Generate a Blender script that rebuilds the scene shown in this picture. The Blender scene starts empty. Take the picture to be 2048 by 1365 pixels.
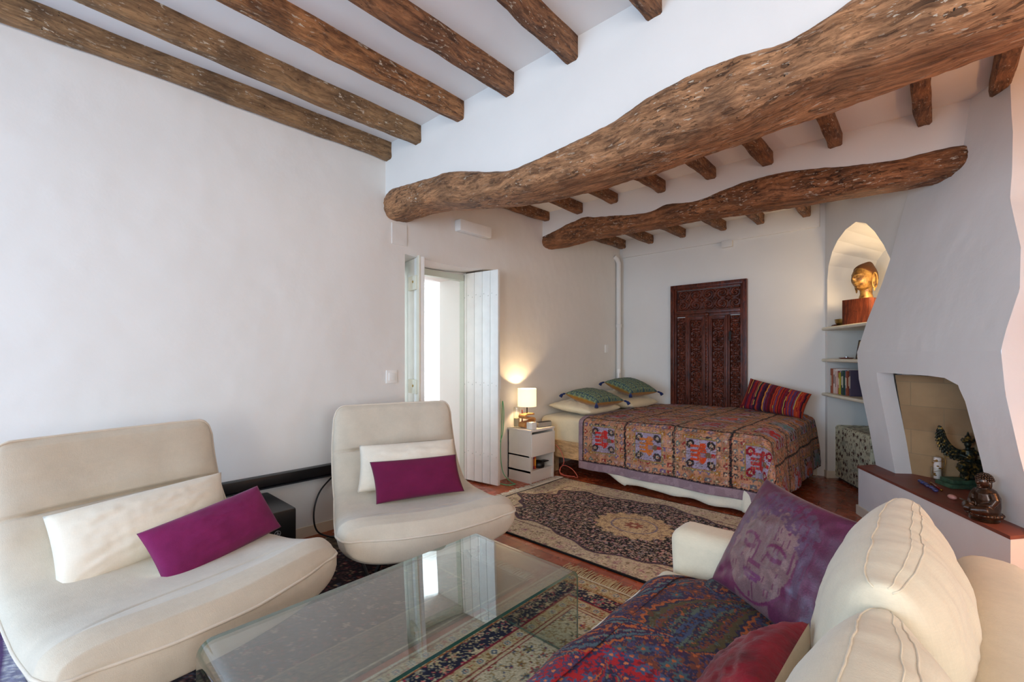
import bpy, bmesh, math, random
import numpy as np
from mathutils import Vector, Matrix, noise as mnoise

random.seed(7)
SC = bpy.context.scene
COL = SC.collection
PI = math.pi

# ------------------------------------------------------------------ camera
TH = math.atan((1864 - 1024) / 910.0)
cam_d = bpy.data.cameras.new('camera')
cam_d.sensor_width = 36.0
cam_d.lens = 36.0 * 910.0 / 2048.0
cam_d.shift_y = (710.0 - 682.5) / 2048.0
cam_d.clip_start = 0.02
cam = bpy.data.objects.new('camera', cam_d)
COL.objects.link(cam)
cam.location = (0, 0, 1.33)
cam.rotation_euler = (PI / 2, 0, TH)
SC.camera = cam

# ------------------------------------------------------------------ view / world / lights
SC.view_settings.view_transform = 'Standard'
SC.view_settings.look = 'None'
SC.view_settings.gamma = 1.0
SC.view_settings.use_curve_mapping = False
SC.view_settings.exposure = 0.0
SC.cycles.use_denoising = True
SC.cycles.max_bounces = 10
SC.cycles.diffuse_bounces = 6
SC.cycles.glossy_bounces = 4
SC.cycles.transmission_bounces = 8
SC.cycles.caustics_reflective = False
SC.cycles.caustics_refractive = False
SC.cycles.sample_clamp_indirect = 4.0

world = bpy.data.worlds.new('world')
SC.world = world
world.use_nodes = True
world.node_tree.nodes['Background'].inputs[0].default_value = (0.72, 0.83, 1.0, 1)
world.node_tree.nodes['Background'].inputs[1].default_value = 1.2


def area_light(name, loc, rot, sx, sy, power, col, spread=PI):
    d = bpy.data.lights.new(name, 'AREA')
    d.shape = 'RECTANGLE'
    d.size = sx
    d.size_y = sy
    d.energy = power
    d.color = col
    d.spread = spread
    o = bpy.data.objects.new(name, d)
    COL.objects.link(o)
    o.location = loc
    o.rotation_euler = rot
    return o


def point_light(name, loc, power, col, r=0.03):
    d = bpy.data.lights.new(name, 'POINT')
    d.energy = power
    d.color = col
    d.shadow_soft_size = r
    o = bpy.data.objects.new(name, d)
    COL.objects.link(o)
    o.location = loc
    return o


# daylight of the left front window, then two fill lights in added openings
area_light('daylight_and_fill', (-1.95, -2.90, 1.45), (math.radians(90), 0, 0), 1.7, 2.2, 128, (0.42, 0.69, 1.0))
area_light('daylight_and_fill', (0.75, -2.90, 1.55), (math.radians(90), 0, 0), 1.6, 1.9, 92, (1.0, 0.97, 0.95))
area_light('daylight_and_fill', (2.98, -0.1, 1.6), (math.radians(90), 0, math.radians(90)), 1.6, 1.6, 55, (0.84, 0.92, 1.0))
# daylight in the room beyond the door
area_light('daylight_and_fill', (-4.95, 5.03, 1.5), (math.radians(-90), 0, 0), 1.3, 1.9, 190, (0.70, 0.87, 1.0))
# lamps the room has
point_light('table_lamp_bulb', (-3.20, 3.705, 0.87), 27.0, (1.0, 0.68, 0.36), 0.03)
point_light('niche_lamp_bulb', (-0.36, 5.40, 1.96), 11.5, (1.0, 0.72, 0.42), 0.10)
point_light('floor_lamp_bulb', (1.09, 2.754, 1.52), 62.0, (1.0, 0.50, 0.20), 0.08)

# ------------------------------------------------------------------ numpy noise and painting helpers


def _h(ix, iy, seed=0):
    v = np.sin(ix * 127.1 + iy * 311.7 + seed * 74.7 + 3.1) * 43758.5453
    return v - np.floor(v)


def vnoise(x, y, seed=0):
    x = np.asarray(x, float); y = np.asarray(y, float)
    ix = np.floor(x); iy = np.floor(y)
    fx = x - ix; fy = y - iy
    fx = fx * fx * (3 - 2 * fx); fy = fy * fy * (3 - 2 * fy)
    a = _h(ix, iy, seed); b = _h(ix + 1, iy, seed); c = _h(ix, iy + 1, seed); d = _h(ix + 1, iy + 1, seed)
    return (a * (1 - fx) + b * fx) * (1 - fy) + (c * (1 - fx) + d * fx) * fy


def fbm(x, y, seed=0, o=3):
    s = 0; a = 0.5
    for i in range(o):
        s = s + a * vnoise(x * 2 ** i, y * 2 ** i, seed + i * 13)
        a *= 0.5
    return s / (1 - 0.5 ** o)


def cells(x, y, s, seed=0, jit=0.7):
    """nearest jittered cell centre: distance (m), angle, hash"""
    gx = x / s; gy = y / s
    ix = np.floor(gx); iy = np.floor(gy)
    best = np.full(np.shape(gx), 9e9); ang = np.zeros_like(best); hh = np.zeros_like(best)
    for dx in (-1, 0, 1):
        for dy in (-1, 0, 1):
            cx = ix + dx; cy = iy + dy
            px = cx + 0.5 + (_h(cx, cy, seed) - 0.5) * jit
            py = cy + 0.5 + (_h(cx, cy, seed + 5) - 0.5) * jit
            ddx = gx - px; ddy = gy - py
            d = ddx * ddx + ddy * ddy
            m = d < best
            best = np.where(m, d, best)
            ang = np.where(m, np.arctan2(ddy, ddx), ang)
            hh = np.where(m, _h(cx, cy, seed + 9), hh)
    return np.sqrt(best) * s, ang, hh


def C(*rgb):
    return np.array([v / 255.0 for v in rgb])


def put(img, mask, col):
    m = np.asarray(mask, float)[..., None]
    img[...] = img * (1 - m) + np.asarray(col) * m


def pick(h, cols):
    n = len(cols)
    idx = np.clip((h * n).astype(int), 0, n - 1)
    return np.array(cols)[idx]


def lin(c):
    c = np.asarray(c, float)
    return np.where(c <= 0.04045, c / 12.92, ((np.clip(c, 0, 1) + 0.055) / 1.055) ** 2.4)


# ------------------------------------------------------------------ materials
MATS = {}


def _mat(name):
    m = bpy.data.materials.new(name)
    m.use_nodes = True
    nt = m.node_tree
    return m, nt, nt.nodes['Principled BSDF']


def srgb(*rgb):
    l = lin(np.array(rgb) / 255.0)
    return (float(l[0]), float(l[1]), float(l[2]), 1)


def noise_node(nt, scale, detail=4, rough=0.55, vec=None, stretch=None, coord='Object'):
    n = nt.nodes.new('ShaderNodeTexNoise')
    n.inputs['Scale'].default_value = scale
    n.inputs['Detail'].default_value = detail
    n.inputs['Roughness'].default_value = rough
    if vec is None:
        tc = nt.nodes.new('ShaderNodeTexCoord')
        vec = tc.outputs[coord]
    if stretch:
        mp = nt.nodes.new('ShaderNodeMapping')
        mp.inputs['Scale'].default_value = stretch
        nt.links.new(vec, mp.inputs['Vector'])
        vec = mp.outputs[0]
    nt.links.new(vec, n.inputs['Vector'])
    return n


def ramp(nt, src, stops):
    r = nt.nodes.new('ShaderNodeValToRGB')
    e = r.color_ramp.elements
    while len(e) > 1:
        e.remove(e[-1])
    e[0].position = stops[0][0]; e[0].color = stops[0][1]
    for p, c in stops[1:]:
        q = e.new(p); q.color = c
    nt.links.new(src, r.inputs[0])
    return r


def mix(nt, fac, a, b, mode='MIX'):
    m = nt.nodes.new('ShaderNodeMix')
    m.data_type = 'RGBA'
    m.blend_type = mode
    for sock, v in ((m.inputs[0], fac), (m.inputs[6], a), (m.inputs[7], b)):
        if hasattr(v, 'is_linked') or hasattr(v, 'links'):
            nt.links.new(v, sock)
        else:
            sock.default_value = v
    return m.outputs[2]


def bump(nt, src, strength, dist=0.01, prev=None):
    b = nt.nodes.new('ShaderNodeBump')
    b.inputs['Strength'].default_value = strength
    b.inputs['Distance'].default_value = dist
    nt.links.new(src, b.inputs['Height'])
    if prev is not None:
        nt.links.new(prev, b.inputs['Normal'])
    return b.outputs[0]


def plain(name, rgb, rough=0.5, metal=0.0, var=0.06, nscale=8, bmp=0.0, bscale=60, coat=0.0, sheen=0.0, spec=0.5):
    if name in MATS:
        return MATS[name]
    m, nt, b = _mat(name)
    c = srgb(*rgb)
    n = noise_node(nt, nscale)
    lo = tuple(max(0, v * (1 - 2 * var)) for v in c[:3]) + (1,)
    hi = tuple(min(1, v * (1 + 2 * var)) for v in c[:3]) + (1,)
    r = ramp(nt, n.outputs[0], [(0.3, lo), (0.7, hi)])
    nt.links.new(r.outputs[0], b.inputs['Base Color'])
    b.inputs['Roughness'].default_value = rough
    b.inputs['Metallic'].default_value = metal
    b.inputs['Coat Weight'].default_value = coat
    b.inputs['Specular IOR Level'].default_value = spec
    b.inputs['Sheen Weight'].default_value = sheen
    if bmp:
        n2 = noise_node(nt, bscale, 5)
        nt.links.new(bump(nt, n2.outputs[0], bmp), b.inputs['Normal'])
    MATS[name] = m
    return m


def plaster(name, rgb, bmp=0.35):
    if name in MATS:
        return MATS[name]
    m, nt, b = _mat(name)
    c = srgb(*rgb)
    n = noise_node(nt, 1.6, 5)
    r = ramp(nt, n.outputs[0], [(0.3, tuple(v * 0.955 for v in c[:3]) + (1,)), (0.7, c)])
    nt.links.new(r.outputs[0], b.inputs['Base Color'])
    b.inputs['Roughness'].default_value = 0.75
    b.inputs['Specular IOR Level'].default_value = 0.25
    n1 = noise_node(nt, 3.0, 2)
    n2 = noise_node(nt, 38.0, 5)
    x = bump(nt, n1.outputs[0], bmp, 0.035)
    nt.links.new(bump(nt, n2.outputs[0], bmp * 0.45, 0.004, x), b.inputs['Normal'])
    MATS[name] = m
    return m


def fabric(name, rgb, var=0.05, weave=420, bmp=0.25, rough=0.9, sheen=0.25, streak=0.0):
    if name in MATS:
        return MATS[name]
    m, nt, b = _mat(name)
    c = srgb(*rgb)
    n = noise_node(nt, 9, 4)
    lo = tuple(v * (1 - 2 * var) for v in c[:3]) + (1,)
    hi = tuple(min(1, v * (1 + 2 * var)) for v in c[:3]) + (1,)
    r = ramp(nt, n.outputs[0], [(0.3, lo), (0.7, hi)])
    na = noise_node(nt, weave * 0.12, 3, 0.7, stretch=(1, 1, 9))
    nb = noise_node(nt, weave * 0.12, 3, 0.7, stretch=(1, 9, 1))
    mx = mix(nt, 0.5, na.outputs[1], nb.outputs[1])
    r2 = ramp(nt, mx, [(0.3, (0.86, 0.86, 0.86, 1)), (0.7, (1, 1, 1, 1))])
    col = mix(nt, 1.0, r.outputs[0], r2.outputs[0], 'MULTIPLY')
    nt.links.new(col, b.inputs['Base Color'])
    b.inputs['Roughness'].default_value = rough
    b.inputs['Sheen Weight'].default_value = sheen
    b.inputs['Specular IOR Level'].default_value = 0.15
    wv = noise_node(nt, weave, 2)
    x = bump(nt, mx, bmp, 0.003)
    nt.links.new(bump(nt, wv.outputs[0], bmp, 0.002, x), b.inputs['Normal'])
    MATS[name] = m
    return m


def painted(name, rough=0.9, sheen=0.05, pile=350, bmp=0.4, spec=0.2, dist=0.003):
    """material reading the thing's own woven / printed pattern from its colour attribute"""
    if name in MATS:
        return MATS[name]
    m, nt, b = _mat(name)
    a = nt.nodes.new('ShaderNodeAttribute')
    a.attribute_name = 'pattern'
    n = noise_node(nt, pile, 2)
    r = ramp(nt, n.outputs[0], [(0.3, (0.72, 0.72, 0.72, 1)), (0.7, (1.12, 1.12, 1.12, 1))])
    col = mix(nt, 1.0, a.outputs['Color'], r.outputs[0], 'MULTIPLY')
    nt.links.new(col, b.inputs['Base Color'])
    b.inputs['Roughness'].default_value = rough
    b.inputs['Sheen Weight'].default_value = sheen
    b.inputs['Specular IOR Level'].default_value = spec
    nt.links.new(bump(nt, n.outputs[0], bmp, dist), b.inputs['Normal'])
    MATS[name] = m
    return m


def wood(name, dark, light, axis='X', scale=1.0, fleck=True, bmp=0.9, rough=0.6, crack=0.5):
    if name in MATS:
        return MATS[name]
    m, nt, b = _mat(name)
    ai = 'XYZ'.index(axis)

    def st(k):
        v = [1.0, 1.0, 1.0]; v[ai] = k
        return tuple(v)
    nw = noise_node(nt, 2.2 * scale, 3)                       # slow wander of the grain
    tc = nt.nodes.new('ShaderNodeTexCoord')
    wv = nt.nodes.new('ShaderNodeVectorMath'); wv.operation = 'MULTIPLY_ADD'
    nt.links.new(nw.outputs[1], wv.inputs[0]); wv.inputs[1].default_value = (0.14, 0.14, 0.14)
    nt.links.new(tc.outputs['Object'], wv.inputs[2])
    vec = wv.outputs[0]
    n1 = noise_node(nt, 42 * scale, 10, 0.72, vec=vec, stretch=st(0.10))
    n1b = noise_node(nt, 150 * scale, 5, 0.75, vec=vec, stretch=st(0.07))
    n2 = noise_node(nt, 4.5 * scale, 5, 0.6)
    d = srgb(*dark); l = srgb(*light)
    midc = tuple((d[i] + l[i]) / 2 for i in range(3)) + (1,)
    r1 = ramp(nt, n1.outputs[0], [(0.34, d), (0.47, midc), (0.58, l), (0.72, tuple(min(1, v * 1.15) for v in l[:3]) + (1,))])
    rb = ramp(nt, n1b.outputs[0], [(0.36, (0.50, 0.47, 0.46, 1)), (0.52, (1, 1, 1, 1))])
    r2 = ramp(nt, n2.outputs[0], [(0.36, (0.60, 0.58, 0.58, 1)), (0.62, (1.12, 1.06, 1.0, 1))])
    col = mix(nt, 1.0, r1.outputs[0], r2.outputs[0], 'MULTIPLY')
    col = mix(nt, 0.8, col, rb.outputs[0], 'MULTIPLY')
    n3 = noise_node(nt, 46 * scale, 4, 0.6, vec=vec, stretch=st(0.28))
    n3m = noise_node(nt, 3.1 * scale, 3)
    r3 = ramp(nt, n3.outputs[0], [(0.57, (0, 0, 0, 1)), (0.60, (1, 1, 1, 1))])
    r3m = ramp(nt, n3m.outputs[0], [(0.40, (0.15, 0.15, 0.15, 1)), (0.60, (1, 1, 1, 1))])
    ck = mix(nt, 1.0, r3.outputs[0], r3m.outputs[0], 'MULTIPLY')
    mk = nt.nodes.new('ShaderNodeMath'); mk.operation = 'MULTIPLY'
    mk.inputs[1].default_value = crack
    nt.links.new(ck, mk.inputs[0])
    col = mix(nt, mk.outputs[0], col, tuple(v * 0.30 for v in d[:3]) + (1,))
    # worm holes
    vo = nt.nodes.new('ShaderNodeTexVoronoi'); vo.inputs['Scale'].default_value = 26 * scale
    nt.links.new(vec, vo.inputs['Vector'])
    rv = ramp(nt, vo.outputs['Distance'], [(0.07, (1, 1, 1, 1)), (0.12, (0, 0, 0, 1))])
    hv = mix(nt, 1.0, rv.outputs[0], r3m.outputs[0], 'MULTIPLY')
    if crack > 0.15:
        col = mix(nt, hv, col, (0.012, 0.008, 0.006, 1))
    if fleck:
        n4 = noise_node(nt, 75 * scale, 3, 0.6, vec=vec, stretch=st(0.30))
        n5 = noise_node(nt, 3.4, 3)
        r4 = ramp(nt, n4.outputs[0], [(0.615, (0, 0, 0, 1)), (0.64, (1, 1, 1, 1))])
        r5 = ramp(nt, n5.outputs[0], [(0.44, (0.08, 0.08, 0.08, 1)), (0.60, (0.95, 0.95, 0.95, 1))])
        fk = mix(nt, 1.0, r4.outputs[0], r5.outputs[0], 'MULTIPLY')
        col = mix(nt, fk, col, srgb(200, 188, 168))
    nt.links.new(col, b.inputs['Base Color'])
    b.inputs['Roughness'].default_value = rough
    b.inputs['Specular IOR Level'].default_value = 0.3
    x = bump(nt, n1.outputs[0], bmp * 0.7, 0.014)
    x = bump(nt, n1b.outputs[0], bmp * 0.4, 0.004, x)
    inv = nt.nodes.new('ShaderNodeInvert')
    nt.links.new(ck, inv.inputs['Color'])
    nt.links.new(bump(nt, inv.outputs[0], bmp * 0.7, 0.010, x), b.inputs['Normal'])
    MATS[name] = m
    return m


def glass_mat(name, tint=(0.93, 0.98, 0.96), rough=0.0):
    if name in MATS:
        return MATS[name]
    m, nt, b = _mat(name)
    b.inputs['Base Color'].default_value = tint + (1,)
    b.inputs['Transmission Weight'].default_value = 1.0
    b.inputs['Roughness'].default_value = rough
    b.inputs['IOR'].default_value = 1.5
    MATS[name] = m
    return m


def emit(name, rgb, strength):
    m, nt, b = _mat(name)
    b.inputs['Base Color'].default_value = srgb(*rgb)
    b.inputs['Emission Color'].default_value = srgb(*rgb)
    b.inputs['Emission Strength'].default_value = strength
    MATS[name] = m
    return m


# ------------------------------------------------------------------ object helpers
XF = {}       # world transform of each root, by object name


def tag(o, label=None, cat=None, group=None, kind=None):
    if label: o['label'] = label
    if cat: o['category'] = cat
    if group: o['group'] = group
    if kind: o['kind'] = kind
    return o


def thing(name, loc, label, cat, rotz=0.0, group=None):
    o = bpy.data.objects.new(name, None)
    o.empty_display_size = 0.1
    COL.objects.link(o)
    o.location = loc
    o.rotation_euler = (0, 0, rotz)
    XF[o.name] = Matrix.Translation(Vector(loc)) @ Matrix.Rotation(rotz, 4, 'Z')
    return tag(o, label, cat, group)


def mesh_obj(name, V, Fs, mats, parent=None, world=False, origin=None, smooth=True, fmat=None, cols=None, flat_ang=None):
    """V in the parent's local space (or world space with world=True); origin: world origin for a parentless mesh"""
    V = np.asarray(V, float).reshape(-1, 3)
    if not isinstance(mats, (list, tuple)):
        mats = [mats]
    if parent is not None:
        M = XF[parent.name]
        if world:
            Mi = np.array(M.inverted())
            V = V @ Mi[:3, :3].T + Mi[:3, 3]
    elif origin is not None:
        V = V - np.array(origin)
    me = bpy.data.meshes.new(name)
    me.from_pydata(V.tolist(), [], [tuple(int(i) for i in f) for f in Fs])
    for m in mats:
        me.materials.append(m)
    if fmat is not None:
        me.polygons.foreach_set('material_index', np.asarray(fmat, dtype=np.int32))
    if smooth:
        me.polygons.foreach_set('use_smooth', np.ones(len(me.polygons), dtype=bool))
    if cols is not None:
        at = me.color_attributes.new('pattern', 'FLOAT_COLOR', 'POINT')
        c = np.ones((len(V), 4), np.float32)
        c[:, :3] = lin(np.clip(np.asarray(cols).reshape(-1, 3), 0, 1))
        at.data.foreach_set('color', c.ravel())
    me.update()
    o = bpy.data.objects.new(name, me)
    COL.objects.link(o)
    if parent is not None:
        o.parent = parent
        XF[o.name] = XF[parent.name]
    else:
        l = origin if origin is not None else (0, 0, 0)
        o.location = l
        XF[o.name] = Matrix.Translation(Vector(l))
    if smooth and flat_ang is not None:
        try:
            me.set_sharp_from_angle(angle=math.radians(flat_ang))
        except Exception:
            pass
    return o


class MB:
    """collects simple shapes into one mesh"""
    def __init__(self):
        self.V = []; self.F = []; self.M = []

    def add(self, V, F, mi=0, xf=None):
        n = len(self.V)
        for v in V:
            v = Vector(v)
            if xf is not None:
                v = xf @ v
            self.V.append(tuple(v))
        for f in F:
            self.F.append(tuple(i + n for i in f))
            self.M.append(mi)
        return self

    def box(self, a, b, mi=0, xf=None, bev=0.0):
        bm = bmesh.new()
        bmesh.ops.create_cube(bm, size=1)
        for v in bm.verts:
            v.co = Vector([(a[i] + b[i]) / 2 + v.co[i] * (b[i] - a[i]) for i in range(3)])
        if bev:
            bmesh.ops.bevel(bm, geom=bm.edges[:], offset=bev, segments=2, profile=0.6, affect='EDGES')
        bm.verts.index_update()
        self.add([v.co[:] for v in bm.verts], [[v.index for v in f.verts] for f in bm.faces], mi, xf)
        bm.free()
        return self

    def prism(self, pts, z0, z1, mi=0, xf=None):
        n = len(pts)
        V = [(p[0], p[1], z0) for p in pts] + [(p[0], p[1], z1) for p in pts]
        F = [list(range(n))[::-1], list(range(n, 2 * n))] + [(i, (i + 1) % n, n + (i + 1) % n, n + i) for i in range(n)]
        return self.add(V, F, mi, xf)

    def tube(self, pts, r, seg=10, mi=0, xf=None, closed=False):
        pts = [Vector(p) for p in pts]
        n = len(pts)
        rr = r if isinstance(r, (list, tuple)) else [r] * n
        V = []; prev = None
        for i, p in enumerate(pts):
            if closed:
                t = pts[(i + 1) % n] - pts[i - 1]
            else:
                t = pts[min(i + 1, n - 1)] - pts[max(i - 1, 0)]
            t.normalize()
            if prev is None:
                a = Vector((0, 0, 1)) if abs(t.z) < 0.9 else Vector((1, 0, 0))
                u = t.cross(a).normalized()
            else:
                u = (prev - t * prev.dot(t)).normalized()
            prev = u
            w = t.cross(u)
            for k in range(seg):
                an = 2 * PI * k / seg
                V.append(p + (u * math.cos(an) + w * math.sin(an)) * rr[i])
        F = []
        for i in range(n if closed else n - 1):
            j = (i + 1) % n
            for k in range(seg):
                F.append((i * seg + k, i * seg + (k + 1) % seg, j * seg + (k + 1) % seg, j * seg + k))
        if not closed:
            F.append(tuple(range(seg))[::-1])
            F.append(tuple((n - 1) * seg + k for k in range(seg)))
        return self.add(V, F, mi, xf)

    def lathe(self, prof, seg=24, mi=0, xf=None):
        V = []; F = []
        for r, z in prof:
            for k in range(seg):
                an = 2 * PI * k / seg
                V.append((r * math.cos(an), r * math.sin(an), z))
        for i in range(len(prof) - 1):
            for k in range(seg):
                F.append((i * seg + k, i * seg + (k + 1) % seg, (i + 1) * seg + (k + 1) % seg, (i + 1) * seg + k))
        F.append(tuple(range(seg))[::-1])
        F.append(tuple((len(prof) - 1) * seg + k for k in range(seg)))
        return self.add(V, F, mi, xf)

    def ball(self, c, r, mi=0, xf=None, seg=16, rot=None):
        if not isinstance(r, (tuple, list)):
            r = (r, r, r)
        V = []; F = []
        n = seg // 2
        for i in range(n + 1):
            ph = PI * i / n
            for k in range(seg):
                an = 2 * PI * k / seg
                v = Vector((r[0] * math.sin(ph) * math.cos(an), r[1] * math.sin(ph) * math.sin(an), r[2] * math.cos(ph)))
                if rot is not None:
                    v = rot @ v
                V.append(v + Vector(c))
        for i in range(n):
            for k in range(seg):
                F.append((i * seg + k, (i + 1) * seg + k, (i + 1) * seg + (k + 1) % seg, i * seg + (k + 1) % seg))
        return self.add(V, F, mi, xf)

    def build(self, name, mats, parent=None, world=False, origin=None, smooth=False, flat_ang=None):
        return mesh_obj(name, self.V, self.F, mats, parent, world, origin, smooth, self.M, None, flat_ang)


def catmull(pts, n, closed=False):
    pts = [np.array(p, float) for p in pts]
    out = []
    m = len(pts)
    segs = m if closed else m - 1
    per = max(1, n // segs)
    for i in range(segs):
        p0 = pts[(i - 1) % m] if closed else pts[max(i - 1, 0)]
        p1 = pts[i]; p2 = pts[(i + 1) % m]
        p3 = pts[(i + 2) % m] if closed else pts[min(i + 2, m - 1)]
        for k in range(per):
            t = k / per
            out.append(0.5 * (2 * p1 + (p2 - p0) * t + (2 * p0 - 5 * p1 + 4 * p2 - p3) * t * t + (3 * p1 - p0 - 3 * p2 + p3) * t ** 3))
    if not closed:
        out.append(pts[-1])
    return np.array(out)


def grid_faces(nu, nv, off=0, wrap_u=False):
    F = []
    for i in range(nu if wrap_u else nu - 1):
        for j in range(nv - 1):
            a = off + i * nv + j; b = off + ((i + 1) % nu) * nv + j
            F.append((a, b, b + 1, a + 1))
    return F


def copy_tree(o, parent=None):
    c = o.copy()
    COL.objects.link(c)
    c.parent = parent
    for ch in list(o.children):
        copy_tree(ch, c)
    return c

# ================================================================== THE ROOM
M_WALL = plaster('white_plaster', (228, 226, 221))
M_CEIL = plaster('ceiling_plaster', (234, 233, 231), 0.25)
M_TRIM = plain('cream_baseboard', (222, 212, 190), 0.45, var=0.02)
M_PAINT = plain('white_painted_wood', (236, 238, 234), 0.35, var=0.02, bmp=0.05, bscale=30)
M_CREAMPAINT = plain('cream_painted_wood', (226, 223, 204), 0.4, var=0.02)


def floor_material(nm='terracotta_tiles', c1=(172, 88, 56), c2=(144, 66, 42), ro=(0.16, 0.34), bw=0.30, bh=0.15):
    m, nt, b = _mat(nm)
    tc = nt.nodes.new('ShaderNodeTexCoord')
    br = nt.nodes.new('ShaderNodeTexBrick')
    br.inputs['Scale'].default_value = 1.0
    br.inputs['Brick Width'].default_value = bw
    br.inputs['Row Height'].default_value = bh
    br.inputs['Mortar Size'].default_value = 0.0022
    br.inputs['Mortar Smooth'].default_value = 0.3
    br.inputs['Color1'].default_value = srgb(*c1)
    br.inputs['Color2'].default_value = srgb(*c2)
    br.inputs['Mortar'].default_value = srgb(120, 78, 56)
    nt.links.new(tc.outputs['Object'], br.inputs['Vector'])
    n = noise_node(nt, 7, 5)
    r = ramp(nt, n.outputs[0], [(0.3, (0.68, 0.66, 0.66, 1)), (0.7, (1.15, 1.12, 1.1, 1))])
    nt.links.new(mix(nt, 1.0, br.outputs['Color'], r.outputs[0], 'MULTIPLY'), b.inputs['Base Color'])
    r2 = ramp(nt, n.outputs[0], [(0.3, (ro[0],) * 3 + (1,)), (0.7, (ro[1],) * 3 + (1,))])
    nt.links.new(r2.outputs[0], b.inputs['Roughness'])
    inv = nt.nodes.new('ShaderNodeInvert')
    nt.links.new(br.outputs['Fac'], inv.inputs['Color'])
    x = bump(nt, inv.outputs[0], 0.5, 0.003)
    nt.links.new(bump(nt, n.outputs[0], 0.15, 0.01, x), b.inputs['Normal'])
    return m


M_FLOOR = floor_material()


def struct(o):
    o['kind'] = 'structure'
    return o


# the floor
struct(MB().box((-7.2, -3.2, -0.12), (3.3, 7.4, 0)).build('floor', M_FLOOR))
# ceilings: the front room's is higher
struct(MB().box((-3.5, -3.2, 3.08), (3.3, 2.4, 3.2)).box((-3.5, 2.3, 2.985), (3.3, 7.4, 3.12)).build('ceiling', M_CEIL))
struct(MB().box((-7.2, 1.0, 2.75), (-4.11, 7.4, 2.9)).build('ceiling_hall', M_CEIL))

# left wall with the deep doorway
XL = -3.36; XI = -3.66; XO = -4.11
w = MB()
w.box((XO, -3.2, 0), (XL, 2.27, 3.1)).box((XO, 3.36, 0), (XI, 6.2, 3.1)).box((XI, 3.36, 0), (XL, 6.2, 3.1))
# lintel with a softly sagging arch
N = 14
ys = [2.27 + (3.36 - 2.27) * i / N for i in range(N + 1)]
for i in range(N):
    def zt(y):
        s = (y - 2.27) / 1.09
        return 2.205 - 0.03 * math.sin(PI * s) + 0.012 * s
    y0, y1 = ys[i], ys[i + 1]
    for xa, xb, dz in ((XI, XL, 0.0), (XO, XI, -0.05)):
        V = [(xa, y0, zt(y0) + dz), (xb, y0, zt(y0) + dz), (xb, y1, zt(y1) + dz), (xa, y1, zt(y1) + dz),
             (xa, y0, 3.1), (xb, y0, 3.1), (xb, y1, 3.1), (xa, y1, 3.1)]
        w.add(V, [(0, 3, 2, 1), (4, 5, 6, 7), (0, 1, 5, 4), (2, 3, 7, 6), (1, 2, 6, 5), (3, 0, 4, 7)])
w.box((XO, 3.24, 0), (XI, 3.36, 2.26))
struct(w.build('wall_left', M_WALL))
struct(MB().box((-3.36, 5.97, 0), (-0.82, 6.15, 3.0)).build('wall_back', M_WALL))
# raised plaster band along the top of the back wall, with its little socket box
struct(MB().box((-3.30, 5.945, 2.735), (-0.905, 5.97, 2.99), bev=0.006).box((-1.93, 5.925, 2.66), (-1.80, 5.97, 2.745), bev=0.01)
       .build('trim_1', M_WALL, smooth=True, flat_ang=40))
# front wall (behind the camera) with a tall window and an added opening for fill light
fw_ = MB()
for xa, xb, za, zb in ((-3.4, -2.85, 0, 3.1), (-2.85, -1.05, 0, 0.30), (-2.85, -1.05, 2.60, 3.1), (-1.05, -0.1, 0, 3.1), (-0.1, 1.6, 0, 0.55), (-0.1, 1.6, 2.55, 3.1), (1.6, 3.15, 0, 3.1)):
    fw_.box((xa, -3.12, za), (xb, -2.94, zb))
struct(fw_.build('wall_front', M_WALL))

# frame of the fireplace / right wall:  W(a, b, z)   a along the hearth, b out into the room
L0 = np.array([-0.452, 4.753]); D0 = np.array([0.495, -0.869]); N0 = np.array([-0.869, -0.495])


def W(a, b, z):
    q = L0 + a * D0 + b * N0
    return (q[0], q[1], z)


ROT_D = math.atan2(D0[1], D0[0])      # local +x of a thing turned by this runs along the hearth; local +y = -b ... see WX


def WX(a, b, z):
    """matrix: x along the hearth (a), y towards the room's right wall (-b), z up"""
    return Matrix.Translation(Vector(W(a, b, z))) @ Matrix.Rotation(ROT_D, 4, 'Z')


def resample(path, n):
    P = np.array(path, float)
    d = np.r_[0, np.cumsum(np.linalg.norm(np.diff(P, axis=0), axis=1))]
    t = np.linspace(0, d[-1], n)
    return np.array([np.interp(t, d, P[:, k]) for k in range(P.shape[1])]).T


# right wall, first stretch, with the arched recess that runs to the floor
arch_f = [(-1.205, 0.0), (-1.205, 1.2), (-1.205, 2.14), (-1.175, 2.29), (-1.09, 2.42), (-0.97, 2.51), (-0.80, 2.575), (-0.60, 2.595),
          (-0.42, 2.53), (-0.28, 2.42), (-0.14, 2.27), (-0.02, 2.10), (0.05, 1.9), (0.05, 1.2), (0.05, 0.0)]
out_f = [(-1.30, 0.0), (-1.30, 1.2), (-1.30, 2.14), (-1.30, 2.5), (-1.30, 3.0), (-1.05, 3.0), (-0.85, 3.0), (-0.60, 3.0),
         (-0.42, 3.0), (-0.2, 3.0), (0.1, 3.0), (0.45, 3.0), (0.45, 2.0), (0.12, 1.4), (0.12, 0.0)]
arch_b = [(-1.28 + (p[0] + 1.205) * 0.93, p[1] - (0.0 if p[1] < 2.0 else (p[1] - 2.0) * 0.25)) for p in arch_f]
V = [W(p[0], -0.25, p[1]) for p in out_f] + [W(p[0], -0.25, p[1]) for p in arch_f] + [W(p[0], -0.70, p[1]) for p in arch_b]
n = len(arch_f)
Fc = []
for i in range(n - 1):
    Fc.append((i, i + 1, n + i + 1, n + i))
    Fc.append((n + i, n + i + 1, 2 * n + i + 1, 2 * n + i))
V.append(W(-0.6, -0.70, 1.2)); c = len(V) - 1
for i in range(n - 1):
    Fc.append((2 * n + i, 2 * n + i + 1, c))
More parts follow.
